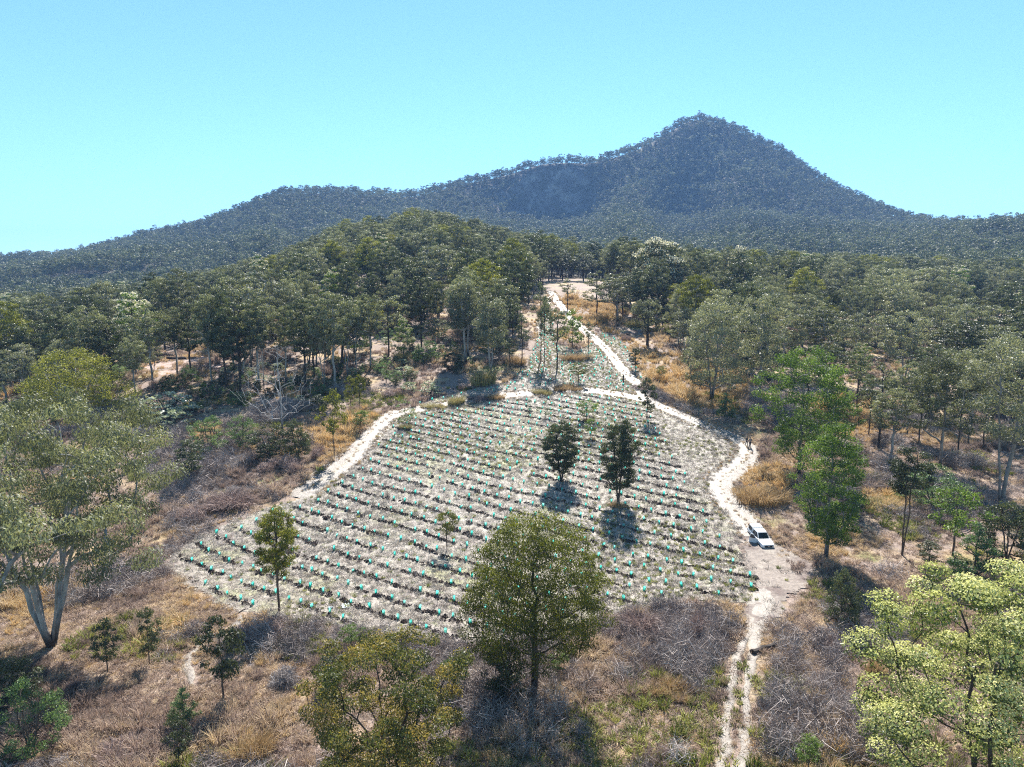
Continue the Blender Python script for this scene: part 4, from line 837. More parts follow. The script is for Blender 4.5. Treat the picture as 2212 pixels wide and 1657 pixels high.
TWG = [msh('twigs', twigs(420 + i, 170, [.8, 1.0, .6, 1.2][i], [.9, 1.15, .8, .7][i], .8, .02), 'twig') for i in range(4)]
GGR = [msh('green_tussock', tussock(440 + i, 60, [.3, .22, .38][i], [.35, .45, .3][i], .03, [.9, 1.2, .7][i]), 'green_blade') for i in range(3)]
STR = [msh('straw', twigs(460 + i, 46, [.55, .7, .5][i], .05, .5, .03), 'straw_blade') for i in range(3)]
ORANGE = [poly(p) for p in ([(1290, 700), (1420, 760), (1620, 800), (1600, 900), (1480, 880), (1400, 830), (1330, 750)], [(1200, 612), (1310, 612), (1340, 700), (1270, 705), (1200, 660)], [(1590, 1015), (1700, 1005), (1720, 1085), (1600, 1095)],
          [(1860, 1060), (1960, 1060), (1960, 1110), (1860, 1110)], [(690, 950), (790, 880), (770, 960), (690, 1010)], [(1750, 850), (1900, 870), (1880, 960), (1760, 930)])]
def rest_keep(X, Y, gap=.45):
    k = (np.abs(X) < .84 * Y + 8); k[k] &= ~inside(FIELD, X[k], Y[k]) & ~inside(UPPER, X[k], Y[k]) & ~inside(STRIP, X[k], Y[k])
    k[k] &= ~inside(PATCH, X[k], Y[k]) | (rngF.random(k.sum()) < .16)
    for T, hw in zip(TRACKS, (1.7, 1.5, .8, .42, .5, .5)):
        k[k] &= line_dist(T[::3], X[k], Y[k]) > hw
    return k
def field_for(n_target, x0, x1, y0, y1, keep):
    gap = math.sqrt((x1 - x0) * (y1 - y0) / n_target); return poisson(x0, x1, y0, y1, gap, keep)
gx, gy = [], []
for (ya, yb, gap) in ((33, 62, .62), (62, 100, .78), (100, 150, 1.0), (150, 260, 1.6)):
    X, Y = poisson(-.84 * yb - 8, .84 * yb + 8, ya, yb, gap, rest_keep); gx.append(X); gy.append(Y)
gx, gy = np.concatenate(gx), np.concatenate(gy)
clump = fbm(gx, gy, 7, 61, 3); gd = np.zeros(len(gx))
for P_ in ORANGE: gd = np.maximum(gd, inside(P_, gx, gy))
kp = rngF.random(len(gx)) < np.maximum(np.clip((clump - .28) * 3.2, .12, 1), gd); gx, gy, clump = gx[kp], gy[kp], clump[kp]
n = len(gx); tone = .32 + 1.5 * (fbm(gx, gy, 8, 71, 3) - .47) + rngF.normal(0, .10, n)
for P_ in ORANGE: tone = np.where(inside(P_, gx, gy), .80 + rngF.normal(0, .1, n), tone)
gold = np.zeros(n)
for P_ in ORANGE: gold = np.maximum(gold, inside(P_, gx, gy))
sc = (1 + .45 * gold) * (.55 + .6 * rngF.random(n)) * np.interp(gy, [35, 80, 150, 260], [.95, 1.0, 1.35, 1.9]) * (.35 + 2.4 * clump ** 2)
scatter('dry_grass', 'dry pinkish and straw-coloured grass tussocks', np.stack([gx, gy, terrain(gx, gy)], 1), sc, rngF.random(n) * 6.28, rngF.integers(0, 6, n), np.clip(tone, 0, 1), GR)
print('grass', n)
def brush_keep(X, Y):
    k = rest_keep(X, Y); v = fbm(X, Y, 11, 81, 3); k &= rngF.random(len(X)) < np.clip((v - .505) * 7, 0, 1)
    for P_ in ORANGE: k &= ~inside(P_, X, Y)
    for T in TRACKS[3:6]: k[k] &= line_dist(T[::3], X[k], Y[k]) > 1.7
    return k
bx_, by_ = [], []
for (ya, yb, gap) in ((34, 72, 1.0), (72, 150, 1.35)):
    X, Y = poisson(-.84 * yb - 8, .84 * yb + 8, ya, yb, gap, brush_keep); bx_.append(X); by_.append(Y)
X, Y = np.concatenate(bx_), np.concatenate(by_); n = len(X)
scatter('dry_brush', 'tangled grey leafless brush', np.stack([X, Y, terrain(X, Y)], 1), (.6 + .9 * rngF.random(n)) * (.5 + 1.1 * fbm(X, Y, 5, 83, 2)) * np.interp(Y, [40, 150], [1.0, 1.5]), rngF.random(n) * 6.28, rngF.integers(0, 4, n), np.clip(.5 + rngF.normal(0, .2, n), 0, 1), TWG)
print('brush', n)
LIT = [msh('litter', twigs(480 + i, 60, [.7, .9, .6][i], .07, .5, .028), 'dry_blade') for i in range(3)]
X, Y = (np.concatenate(q) for q in zip(poisson(-75, 75, 33, 78, .75, rest_keep), poisson(-125, 125, 78, 140, 1.2, rest_keep))); n = len(X)
scatter('fallen_litter', 'fallen sticks, bark and dead stems on the ground', np.stack([X, Y, terrain(X, Y) + .02], 1), .7 + .7 * rngF.random(n), rngF.random(n) * 6.28, rngF.integers(0, 3, n), np.clip(.35 + .6 * (fbm(X, Y, 6, 87, 3) - .5) + rngF.normal(0, .2, n), 0, 1), LIT)
def weed_keep(X, Y):
    k = rest_keep(X, Y) & (fbm(X, Y, 9, 91, 3) > .62); return k
X, Y = poisson(-110, 110, 36, 150, .95, weed_keep); n = len(X)
scatter('green_weeds', 'low green weeds among the dry grass', np.stack([X, Y, terrain(X, Y)], 1), 1.2 + rngF.random(n) * 1.8, rngF.random(n) * 6.28, rngF.integers(0, 3, n), np.clip(.5 + rngF.normal(0, .25, n), 0, 1), GGR)
def fld_keep(X, Y):
    k = inside(FIELD, X, Y) | inside(UPPER, X, Y) | inside(STRIP, X, Y)
    k[k] &= ~inside(PATCH, X[k], Y[k]) | (rngF.random(k.sum()) < .12)
    for T, hw in zip(TRACKS[:2], (1.5, 1.4)): k[k] &= line_dist(T[::3], X[k], Y[k]) > hw
    return k
X, Y = poisson(-60, 75, 55, 300, .8, fld_keep); n = len(X)
scatter('straw_litter', 'pale slashed straw lying over the planting field', np.stack([X, Y, terrain(X, Y) + .05], 1), .7 + .7 * rngF.random(n), rngF.random(n) * 6.28, rngF.integers(0, 3, n), np.clip(.5 + 1.1 * (fbm(X, Y, 14, 95, 3) - .5) + rngF.normal(0, .15, n), 0, 1), STR)
print('straw', n)
tp = []
for T, hw, pr in zip(TRACKS[:3] + TRACKS[5:6], (.40, .40, 1.0, .5), (.75, .7, .6, .5)):
    for (cx_, cy_), (dx_, dy_) in zip(T[2:-2], np.diff(T, axis=0)[2:-1]):
        for q in range(max(1, int(math.hypot(dx_, dy_) / .22))):
            if rngF.random() < pr * (.3 + vnoise(cx_, cy_, 6, 99)): tp.append((cx_ + dx_ * rngF.random() + rngF.normal(0, hw * .6), cy_ + dy_ * rngF.random() + rngF.normal(0, hw * .6)))
        for sd_ in (-1, 1):
            L_ = math.hypot(dx_, dy_) + 1e-6
            for q in range(max(1, int(L_ / .3))):
                o_ = sd_ * (2.1 if T is TRACKS[0] else 1.8 if T is TRACKS[1] else 1.1) + rngF.normal(0, .35); tp.append((cx_ + dx_ * rngF.random() - dy_ / L_ * o_, cy_ + dy_ * rngF.random() + dx_ / L_ * o_))
tp = np.array(tp); n = len(tp)
scatter('verge_grass', 'low straw grass along the track verges and between the wheel ruts', np.stack([tp[:, 0], tp[:, 1], terrain(tp[:, 0], tp[:, 1]) + .05], 1), .28 + .3 * rngF.random(n), rngF.random(n) * 6.28, rngF.integers(0, 6, n), np.clip(.5 + rngF.normal(0, .18, n), 0, 1), GR)
def fg_keep(X, Y):
    k = fld_keep(X, Y); v = fbm(X, Y, 16, 97, 4); k &= rngF.random(len(X)) < np.clip((v - .43 + .0012 * (Y - 95)) * 5.5, .06, .95); return k
X, Y = poisson(-60, 75, 55, 300, .8, fg_keep); n = len(X)
scatter('field_grass', 'small green grass tufts regrowing in the planting field', np.stack([X, Y, terrain(X, Y) + .03], 1), .6 + .8 * rngF.random(n), rngF.random(n) * 6.28, rngF.integers(0, 3, n), np.clip(.62 + rngF.normal(0, .22, n), 0, 1), GGR)

UN = [joined(k_ + '_mass', me) for k_ in ('dense_shrub', 'feathery_wattle', 'sapling', 'silver_shrub', 'bare_shrub') for me in PR[k_][0][:2]]
def under_keep(X, Y):
    px = col_px(X, Y); k = (np.abs(X) < .84 * Y + 8) & (Y > np.interp(px, FRONT_X, FRONT_Y) - 16) & rest_keep(X, Y) & ~inside(MEADOW, X, Y) & ~inside(CLEAR, X, Y) & (fbm(X, Y, 18, 103, 3) > .46)
    return k
X, Y = poisson(-260, 260, 100, 300, 3.6, under_keep); n = len(X)
scatter('undergrowth', 'low mixed shrubs growing under the forest trees', np.stack([X, Y, terrain(X, Y) - .05], 1), .35 + .5 * rngF.random(n), rngF.random(n) * 6.28, rngF.choice(len(UN), n), np.clip(rngF.normal(0, .2, n), -.4, .4), UN)

# dry bushes and grass clumps that stand out one by one
M['pink_brush'] = leaf_mat('pink_brush', [(.14, .095, .085), (.27, .19, .165), (.42, .32, .28)], .25, .7, .2, (1, 1, 1), .3)
M['orange_grass'] = leaf_mat('orange_grass', [(.22, .14, .07), (.40, .27, .13), (.56, .41, .22)], .3, .6, .2, (1, 1, 1), .25)
M['gold_grass'] = leaf_mat('gold_grass', [(.18, .15, .06), (.33, .28, .11), (.48, .41, .19)], .3, .6, .2, (1, 1, 1), .25)
M['grey_brush'] = leaf_mat('grey_brush', [(.12, .10, .095), (.24, .21, .20), (.40, .36, .34)], .1, .7, .2, (1, 1, 1), .3)
def bush_mesh(key, seed, mat):
    V, F, T = [], [], []; n = 0; rng = np.random.default_rng(seed)
    for j in range(9):
        a = rng.random() * 6.28; d = .85 * math.sqrt(rng.random()); s = (.45 + .55 * rng.random()) * (1.1 - .4 * d)
        v, f, t = (twigs(seed * 13 + j, 230, .55, .8, .42, .02) if key == 'brush' else tussock(seed * 13 + j, 190, 1.0, .75, .03, .75 if key == 'grass' else 1.1, .75))
        V.append(v * np.array([s, s, s * (1 - d * .5)]) + np.array([math.cos(a) * d, math.sin(a) * d, 0])); F.append(f + n); T.append(np.clip(t * .8 + rng.normal(.1, .15), 0, 1)); n += len(v)
    return mesh_of(key + '_clump', np.concatenate(V), np.concatenate(F), M[mat], False, {'tint': np.concatenate(T)})
BUSH = {k: [bush_mesh(sh, 500 + 7 * i + 31 * j, m) for j in range(2)] for i, (k, sh, m) in enumerate((('dry_bush', 'brush', 'pink_brush'), ('orange_clump', 'grass', 'orange_grass'), ('gold_clump', 'grass', 'gold_grass'), ('grey_bush', 'brush', 'grey_brush'), ('straw_mound', 'droop', 'pink_brush')))}
BN = {'dry_bush': ('dry_bush', 'bush'), 'orange_clump': ('grass_clump', 'grass clump'), 'gold_clump': ('grass_clump', 'grass clump'), 'grey_bush': ('dry_bush', 'bush'), 'straw_mound': ('grass_mound', 'grass mound')}
for k, (key, label, bx, by, wp, hp) in enumerate([
 ('straw_mound', 'widest mound of pinkish dry grass at the front edge of the field', 1379, 1362, 118, 58), ('dry_bush', 'reddish brown brush clump left of the two wheel ruts', 1513, 1372, 84, 84), ('orange_clump', 'rust-orange grass tussock beside the blossoming tree', 1896, 1452, 50, 56),
 ('orange_clump', 'slim upright grass tuft standing alone, lower of two near the blossoming tree', 1753, 1526, 16, 42), ('orange_clump', 'short upright grass tuft, upper of two near the blossoming tree', 1869, 1508, 22, 44), ('grey_bush', 'grey leafless bush beside the wheel rut', 1664, 1532, 84, 62),
 ('straw_mound', 'swept-over pink grass heap below the upright green shrub', 1797, 1398, 72, 44), ('dry_bush', 'dark brown mound of brush left of the blossoming tree top', 1893, 1415, 74, 58), ('orange_clump', 'large orange grass clump at the bottom left of the rusty-tipped tree', 534, 1640, 118, 80),
 ('straw_mound', 'broad straw grass mound at the bottom edge on the left', 262, 1645, 124, 72), ('straw_mound', 'pale grass clump just below the huge gum', 157, 1492, 50, 44), ('orange_clump', 'orange straw clump right of the olive dome tree', 1447, 1500, 96, 64),
 ('dry_bush', 'brown brush near the bottom edge left of the wheel ruts', 1420, 1645, 84, 72), ('orange_clump', 'biggest orange-gold grass clump at the right track bend', 1640, 1078, 120, 74), ('gold_clump', 'yellow grass patch on the slope behind the bare-stemmed tree', 1900, 1092, 96, 34),
 ('orange_clump', 'rusty grass bank above the track, under the pale sapling', 1228, 842, 60, 30), ('gold_clump', 'yellow-green grass clump next to the rusty bank', 1168, 850, 52, 22), ('orange_clump', 'red-brown grass clump at the end of the long grass bank', 1068, 860, 46, 24),
 ('dry_bush', 'dark maroon brush in the long grass bank beside the track', 1035, 866, 60, 26), ('gold_clump', 'yellowish grass in the middle of the long grass bank', 990, 872, 50, 22), ('gold_clump', 'low yellow grass at the left end of the long grass bank', 935, 880, 56, 18), ('grey_bush', 'left part of the long grey leafless thicket', 305, 940, 90, 48),
 ('grey_bush', 'right part of the long grey leafless thicket', 385, 942, 96, 52), ('orange_clump', 'golden tussock at the bottom of the bright conical tree trunk', 1778, 1216, 24, 18), ('gold_clump', 'bright lime grass tuft on the brown slope', 1984, 1165, 28, 24), ('grey_bush', 'grey bush left of the wheel ruts among pink grass', 1440, 1420, 86, 46),
 ('dry_bush', 'brown brush under the dark bushes at the dead tree', 615, 1010, 110, 52), ('dry_bush', 'pinkish brush between the dead tree and the track', 690, 985, 70, 44), ('straw_mound', 'tan grass mound above the left field corner', 500, 1085, 120, 44), ('straw_mound', 'pale grass mound beside the left field corner', 420, 1110, 90, 40),
 ('dry_bush', 'grey-pink brush behind the two thin young trees', 860, 850, 80, 30), ('orange_clump', 'brown grass tuft at the foot of the column-crowned field tree', 1335, 1093, 40, 22), ('orange_clump', 'brown tuft under the light green upper sapling', 1268, 910, 24, 14), ('gold_clump', 'dark grass ring around the thin corner sapling', 876, 927, 34, 14),
 ('orange_clump', 'brown tuft under the small sapling between the dark field trees', 1276, 952, 22, 14), ('gold_clump', 'yellow shrubby grass in front of the three-stemmed gum', 867, 782, 42, 34), ('dry_bush', 'round pink brush right of the hill track', 1352, 735, 34, 26), ('gold_clump', 'bright green-gold grass mound behind the round pink brush', 1372, 706, 44, 18),
 ('dry_bush', 'low brush where the track forks', 1385, 838, 60, 22), ('orange_clump', 'orange grass at the foot of the copse between the tracks', 1240, 775, 70, 30), ('orange_clump', 'orange grass clump left of the pale lane', 1110, 785, 60, 34), ('gold_clump', 'tall yellow-brown grass under the middle copse', 1050, 830, 70, 42),
 ('grey_bush', 'grey brush in front of the rusty-tipped tree', 640, 1400, 110, 56), ('dry_bush', 'purple-brown brush under the slender tree', 560, 1370, 130, 60), ('dry_bush', 'brown brush left of the drooping young tree', 420, 1360, 90, 44), ('grey_bush', 'tangled grey sticks below the drooping young tree', 620, 1470, 110, 54)]):
    x, y = at(bx, by); W = metres(wp, x, y); H = metres(hp, x, y); nm, ct = BN[key]
    o = tag(link(nm, BUSH[key][k % 2], None, (x, y, tz(x, y))), label, ct, None); o.scale = (W / 2.0, W / 2.0 * .85, H / .95); o.rotation_euler = (0, 0, k * 1.7)

# ------------------------------------------------------------------ planting rows: torn soil and tree guards
ROWPX = [[(827, 2198), (918, 2230), (1005, 2265), (1148, 2313), (1240, 2345), (1386, 2397), (1505, 2423), (1589, 2444), (1676, 2469), (1809, 2510), (1953, 2567)],
         [(752, 2218), (819, 2258), (892, 2296), (993, 2347)], [(653, 2286), (745, 2329), (828, 2365), (904, 2397)], [(2419, 2226), (2543, 2263), (2668, 2295), (2724, 2304), (2859, 2328), (3019, 2348)],
         [(2408, 2279), (2462, 2296), (2579, 2326)], [(2756, 2258), (2837, 2266), (2948, 2277), (3024, 2288)], [(1694, 1697), (1793, 1722), (1888, 1746), (1980, 1768), (2090, 1812)]]
rows_, rhs_ = [], []
for i, r in enumerate(ROWPX):
    for (a, b) in r:
        x, y = at(a * .5398, b * .5398); e = [0] * len(ROWPX); e[i] = 1; rows_.append([-x, -x * x / 50] + e); rhs_.append(y)
sol = np.linalg.lstsq(np.array(rows_), np.array(rhs_), rcond=None)[0]; RA, RB = sol[0], sol[1] / 50; RC = sol[2:]
print('rows', RA, RB, RC)
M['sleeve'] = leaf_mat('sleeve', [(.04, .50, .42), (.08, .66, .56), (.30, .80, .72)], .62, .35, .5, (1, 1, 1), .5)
M['stake'] = plain('stake', (.45, .34, .22), .7)
def guard_mesh(seed, lean=0, crush=1.0):
    rng = np.random.default_rng(seed); V, F, T, fm = [], [], [], []
    n = 9; hs = [0, .2, .4, .58]
    for k, h in enumerate(hs):
        for j in range(n):
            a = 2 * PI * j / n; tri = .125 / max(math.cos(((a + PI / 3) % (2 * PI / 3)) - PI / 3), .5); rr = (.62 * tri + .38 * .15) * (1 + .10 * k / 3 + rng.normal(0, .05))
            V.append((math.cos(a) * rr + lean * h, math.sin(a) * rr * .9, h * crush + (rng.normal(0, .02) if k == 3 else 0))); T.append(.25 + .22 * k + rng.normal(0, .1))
    for k in range(3):
        for j in range(n): F.append((k * n + j, k * n + (j + 1) % n, (k + 1) * n + (j + 1) % n, (k + 1) * n + j)); fm.append(0)
    for (sx, sy) in ((.13, 0), (-.10, .09)):
        b = len(V); q = .013
        for h in (-.05, .66 * crush):
            for (dx, dy) in ((-q, -q), (q, -q), (q, q), (-q, q)): V.append((sx + dx + lean * h, sy + dy, h)); T.append(.5)
        for j in range(4): F.append((b + j, b + (j + 1) % 4, b + 4 + (j + 1) % 4, b + 4 + j)); fm.append(1)
        F.append((b + 4, b + 5, b + 6, b + 7)); fm.append(1)
    for j in range(8):                                   # the seedling's leaves
        a = rng.random() * 6.28; h = .25 + .35 * rng.random(); l = .09; b = len(V); c = np.array([lean * h, 0, h * crush])
        d = np.array([math.cos(a), math.sin(a), .5]); s = np.array([-math.sin(a), math.cos(a), 0]) * .02
        for p in (c, c + d * l * .5 + s, c + d * l, c + d * l * .5 - s): V.append(tuple(p)); T.append(.5)
        F.append((b, b + 1, b + 2, b + 3)); fm.append(2)
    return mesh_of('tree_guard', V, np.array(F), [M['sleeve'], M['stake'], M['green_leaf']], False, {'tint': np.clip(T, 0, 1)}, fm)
GUARD = [guard_mesh(600 + i, [0, .12, -.15, .05, -.05, .5][i], [1, 1, .97, 1.05, .92, .7][i]) for i in range(6)]
rngG = np.random.default_rng(5)
guards, clods = [], []
field_trees = [d for d in TREE_DISCS if inside(FIELD, np.array([d[0]]), np.array([d[1]]))[0]]
for ri, c in enumerate(np.arange(RC.min() - 26, RC.max() + 75, 3.35)):
    off = rngG.random() * 1.8; x = -60.0; s = 0; nxt = off
    gap_until = -1
    while x < 80:
        dydx = -RA - 2 * RB * x; dx = .30 / math.hypot(1, dydx); x += dx; s += .30; y = c - RA * x - RB * x * x + 1.1 * (vnoise(x, c, 9, 43) - .5)
        if not (50 < y < 200): continue
        if s < nxt: 
            if rngG.random() < .9 and vnoise(x, y, 4, 41) > .27: clods.append((ri, x + rngG.normal(0, .12), y - .18 + rngG.normal(0, .13)))
            continue
        nxt = s + 1.55 + .5 * rngG.random()
        guards.append((ri, x + rngG.normal(0, .10), y + rngG.normal(0, .13)))
GA = np.array(guards); CA = np.array(clods)
def in_rows(A, m):
    k = inside(FIELD, A[:, 1], A[:, 2])
    for d in ((m, 0), (-m, 0), (0, m), (0, -m)): k &= inside(FIELD, A[:, 1] + d[0], A[:, 2] + d[1])
    return k & (line_dist(TRACKS[0][::3], A[:, 1], A[:, 2]) > 3.0)
GA = GA[in_rows(GA, 1.6)]; CA = CA[in_rows(CA, 1.0)]
GA = GA[rngG.random(len(GA)) > .05]; GA = GA[~inside(PATCH, GA[:, 1], GA[:, 2])]; CA = CA[~inside(PATCH, CA[:, 1], CA[:, 2])]
# the ground by the vehicle stays unplanted
VX, VY = at(1652, 1188)
GA = GA[~((GA[:, 1] > VX - 4.2) & (GA[:, 2] > VY - 6))]; CA = CA[~((CA[:, 1] > VX - 4.0) & (CA[:, 2] > VY - 6))]
gpx, gpy = project(GA[:, 1], GA[:, 2], terrain(GA[:, 1], GA[:, 2])); seen = (gpx > 5) & (gpx < 2205) & (gpy < 1640); GA = GA[seen]
X, Y = poisson(-20, 50, 125, 290, 2.5, lambda X, Y: (inside(UPPER, X, Y) | inside(STRIP, X, Y)) & (line_dist(TRACKS[1][::3], X, Y) > 2.2) & (line_dist(TRACKS[0][::3], X, Y) > 2.4))
# the 300 that show largest are things of their own
o_ = np.argsort(GA[:, 2]); own = set(o_[:300].tolist())
rows_used = sorted({int(GA[i, 0]) for i in own}); byrow = {r: sorted([i for i in own if int(GA[i, 0]) == r], key=lambda i: GA[i, 1]) for r in rows_used}
for r in rows_used:
    for j, i in enumerate(byrow[r]):
        x, y = GA[i, 1], GA[i, 2]; q = rngG.random(); v = 5 if q < .02 else 1 if q < .12 else 2 if q < .22 else int(rngG.choice([0, 3, 4]))
        word = 'squashed' if v == 5 else 'tilted' if v in (1, 2) else 'upright'
        o = tag(link('tree_guard', GUARD[v], None, (x, y, tz(x, y) + .03)), '%s teal guard, %s from left in %s planting row from near edge' % (word, ordinal(j), ordinal(rows_used.index(r))), 'tree guard', 'teal plastic guards round the seedlings')
        o.rotation_euler = (rngG.normal(0, .05), rngG.normal(0, .05), rngG.random() * 6.28 if v in (0, 3, 4) else rngG.normal(0, .5)); k_ = .74 + .24 * rngG.random(); o.scale = (k_, k_, k_)
rest = [i for i in range(len(GA)) if i not in own]
RXY = np.concatenate([GA[rest][:, 1:3], np.stack([X, Y], 1)]); n = len(RXY)
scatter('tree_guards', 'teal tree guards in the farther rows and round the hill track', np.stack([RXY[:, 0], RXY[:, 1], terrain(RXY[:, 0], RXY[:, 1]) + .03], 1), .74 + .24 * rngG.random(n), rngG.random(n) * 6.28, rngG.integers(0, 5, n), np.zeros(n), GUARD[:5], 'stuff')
print('guards', len(GA), 'rest', n)
def clod_mesh(seed):
    rng = np.random.default_rng(seed); V, F = [], []
    for j in range(7):
        b = len(V); c = np.array([rng.normal(0, .16), rng.normal(0, .11), .02]); s = .07 + .09 * rng.random()
        for p in ((1, 0, 0), (-1, 0, 0), (0, 1, 0), (0, -1, 0), (0, 0, 1), (0, 0, -.5)): V.append(tuple(c + np.array(p) * s * rng.uniform(.7, 1.3, 3)))
        for t in ((0, 2, 4), (2, 1, 4), (1, 3, 4), (3, 0, 4), (2, 0, 5), (1, 2, 5), (3, 1, 5), (0, 3, 5)): F.append(tuple(b + q for q in t))
    return mesh_of('clod', V, F, M['soil'])
n = len(CA)
scatter('soil_clods', 'dark torn soil clods along the planting rows', np.stack([CA[:, 1], CA[:, 2], terrain(CA[:, 1], CA[:, 2]) + .05], 1), .8 + .9 * rngG.random(n), rngG.random(n) * 6.28, rngG.integers(0, 4, n), np.zeros(n), [clod_mesh(700 + i) for i in range(4)])

# ------------------------------------------------------------------ the white dual-cab ute
M['paint'] = plain('white_paint', (.80, .80, .79), .28, 0, .5, .01, .6)
M['glass'] = plain('dark_glass', (.02, .028, .035), .08, 0, .8, .05)
M['black'] = plain('black_plastic', (.018, .018, .02), .5)
M['rubber'] = plain('rubber', (.025, .024, .023), .85)
M['alloy'] = plain('alloy', (.45, .45, .46), .3, .9)
M['lamp'] = plain('lamp_glass', (.55, .58, .62), .1, .1, .9)
M['chrome'] = plain('chrome', (.7, .7, .72), .15, 1)
M['plate'] = plain('plate_white', (.72, .70, .66), .4)
M['cab_shade'] = plain('painted_cab_shade', (.05, .05, .055), .9)  # near-black colour of the panel that paints the dim cab inside
M['amber'] = plain('tail_lamp', (.45, .03, .02), .3)
def loft(secs, closed=True):
    """secs: list of rings (same number of points)"""
    n = len(secs[0]); V = [p for s in secs for p in s]; F = []
    for i in range(len(secs) - 1):
        for j in range(n): F.append((i * n + j, i * n + (j + 1) % n, (i + 1) * n + (j + 1) % n, (i + 1) * n + j))
    F.append(tuple(range(n))[::-1]); F.append(tuple((len(secs) - 1) * n + j for j in range(n))); return V, F
def ring(y, z0, z1, hw, hw0=None, r=.10):
    h0 = hw * .93 if hw0 is None else hw0; zm = z0 + (z1 - z0) * .45
    half = [(h0 * .9, z0), (h0, z0 + .08), (hw, zm), (hw * .985, z1 - r), (hw * .93, z1 - r * .25), (hw * .80, z1)]
    return [(x, y, z) for x, z in half] + [(-x, y, z) for x, z in reversed(half)]
def add(name, V, F, m, parent, smooth=True, bev=0):
    me = bpy.data.meshes.new(name); me.from_pydata(V, [], F); me.materials.append(M[m]); me.validate(); me.update()
    import bmesh
    b = bmesh.new(); b.from_mesh(me); bmesh.ops.recalc_face_normals(b, faces=b.faces)
    if bev: bmesh.ops.bevel(b, geom=[e for e in b.edges if len(e.link_faces) == 2 and e.calc_face_angle(0) > .5], offset=bev, segments=2, affect='EDGES')
    b.to_mesh(me); b.free(); me.polygons.foreach_set('use_smooth', [smooth] * len(me.polygons))
    if smooth:
        try: me.set_sharp_from_angle(angle=R(35))
        except Exception: pass
    return link(name, me, parent)
def slab(name, pts, nrm, th, m, parent, bev=0):
    """flat panel with thickness; pts counter-clockwise, thickness along nrm"""
    n = Vector(nrm).normalized() * th; P = [Vector(p) for p in pts]; k = len(P)
    V = [tuple(p) for p in P] + [tuple(p + n) for p in P]; F = [tuple(range(k))[::-1], tuple(range(k, 2 * k))] + [(i, (i + 1) % k, k + (i + 1) % k, k + i) for i in range(k)]
    return add(name, V, F, m, parent, False, bev)
def block(name, x0, x1, y0, y1, z0, z1, m, parent, bev=.01):
    V = [(x, y, z) for z in (z0, z1) for (x, y) in ((x0, y0), (x1, y0), (x1, y1), (x0, y1))]
    return add(name, V, [(3, 2, 1, 0), (4, 5, 6, 7), (0, 1, 5, 4), (1, 2, 6, 5), (2, 3, 7, 6), (3, 0, 4, 7)], m, parent, False, bev)
def wheel(parent, x, y, r=.385, wd=.25):
    prof_ = [(.20, -.5), (.30, -.5), (.36, -.47), (.385, -.34), (.385, .34), (.36, .47), (.30, .5), (.20, .5)]; n = 20; V = []
    for k in range(n):
        a = 2 * PI * k / n
        for (rr, q) in prof_: V.append((x + q * wd, y + math.cos(a) * rr, r + math.sin(a) * rr))
    m_ = len(prof_); F = [(k * m_ + j, k * m_ + (j + 1) % m_, ((k + 1) % n) * m_ + (j + 1) % m_, ((k + 1) % n) * m_ + j) for k in range(n) for j in range(m_)]
    wt = add('wheel', V, F, 'rubber', parent); sg = -1 if x < 0 else 1
    V = [(x + sg * wd * .36, y, r)]; F = []
    for k in range(24):
        a = 2 * PI * k / 24; rr = .235 if (k // 2) % 2 == 0 else .20; V.append((x + sg * wd * (.40 if (k // 2) % 2 == 0 else .30), y + math.cos(a) * rr, r + math.sin(a) * rr))
    F = [(0, 1 + k, 1 + (k + 1) % 24) for k in range(24)]
    add('rim', V, F, 'alloy', wt, False); return wt
vz = min(tz(VX + a, VY + b) for a in (-.8, .8) for b in (-1.6, 1.6)) + .02
VX += .35; VY += .5
UTE = thing('white_ute', 'white dual-cab ute with canopy parked on the track, driver door open', 'ute', (VX, VY + 2.2, vz), R(3))
slope_f = math.atan2(tz(VX, VY + 3.8) - tz(VX, VY + .6), 3.2); UTE.rotation_euler = (slope_f, 0, R(4)); UTE.scale = (.9, .9, .9)
secs = [ring(-2.64, .50, .86, .66), ring(-2.58, .44, .98, .80), ring(-2.40, .40, 1.05, .89), ring(-2.0, .38, 1.11, .92), ring(-1.25, .38, 1.165, .925), ring(-1.0, .38, 1.17, .925), ring(0, .38, 1.14, .925), ring(1.0, .40, 1.13, .925), ring(2.2, .46, 1.13, .925), ring(2.58, .52, 1.12, .90), ring(2.63, .56, 1.08, .86)]
V, F = loft(secs); add('body', V, F, 'paint', UTE)
def cab_ring(y, z, hw): return y, z, hw
def frustum(name, lo, hi, m):
    V = [(-lo[2], lo[0], lo[4]), (lo[2], lo[0], lo[4]), (lo[3], lo[1], lo[4]), (-lo[3], lo[1], lo[4]), (-hi[2], hi[0], hi[4]), (hi[2], hi[0], hi[4]), (hi[3], hi[1], hi[4]), (-hi[3], hi[1], hi[4])]
    return add(name, V, [(3, 2, 1, 0), (4, 5, 6, 7), (0, 1, 5, 4), (1, 2, 6, 5), (2, 3, 7, 6), (3, 0, 4, 7)], m, UTE, True, .06)
frustum('cab', (-1.12, 1.06, .80, .86, 1.10), (-.30, .92, .66, .69, 1.80), 'paint')
frustum('canopy', (1.09, 2.55, .87, .86, 1.08), (1.12, 2.40, .72, .70, 1.83), 'paint')
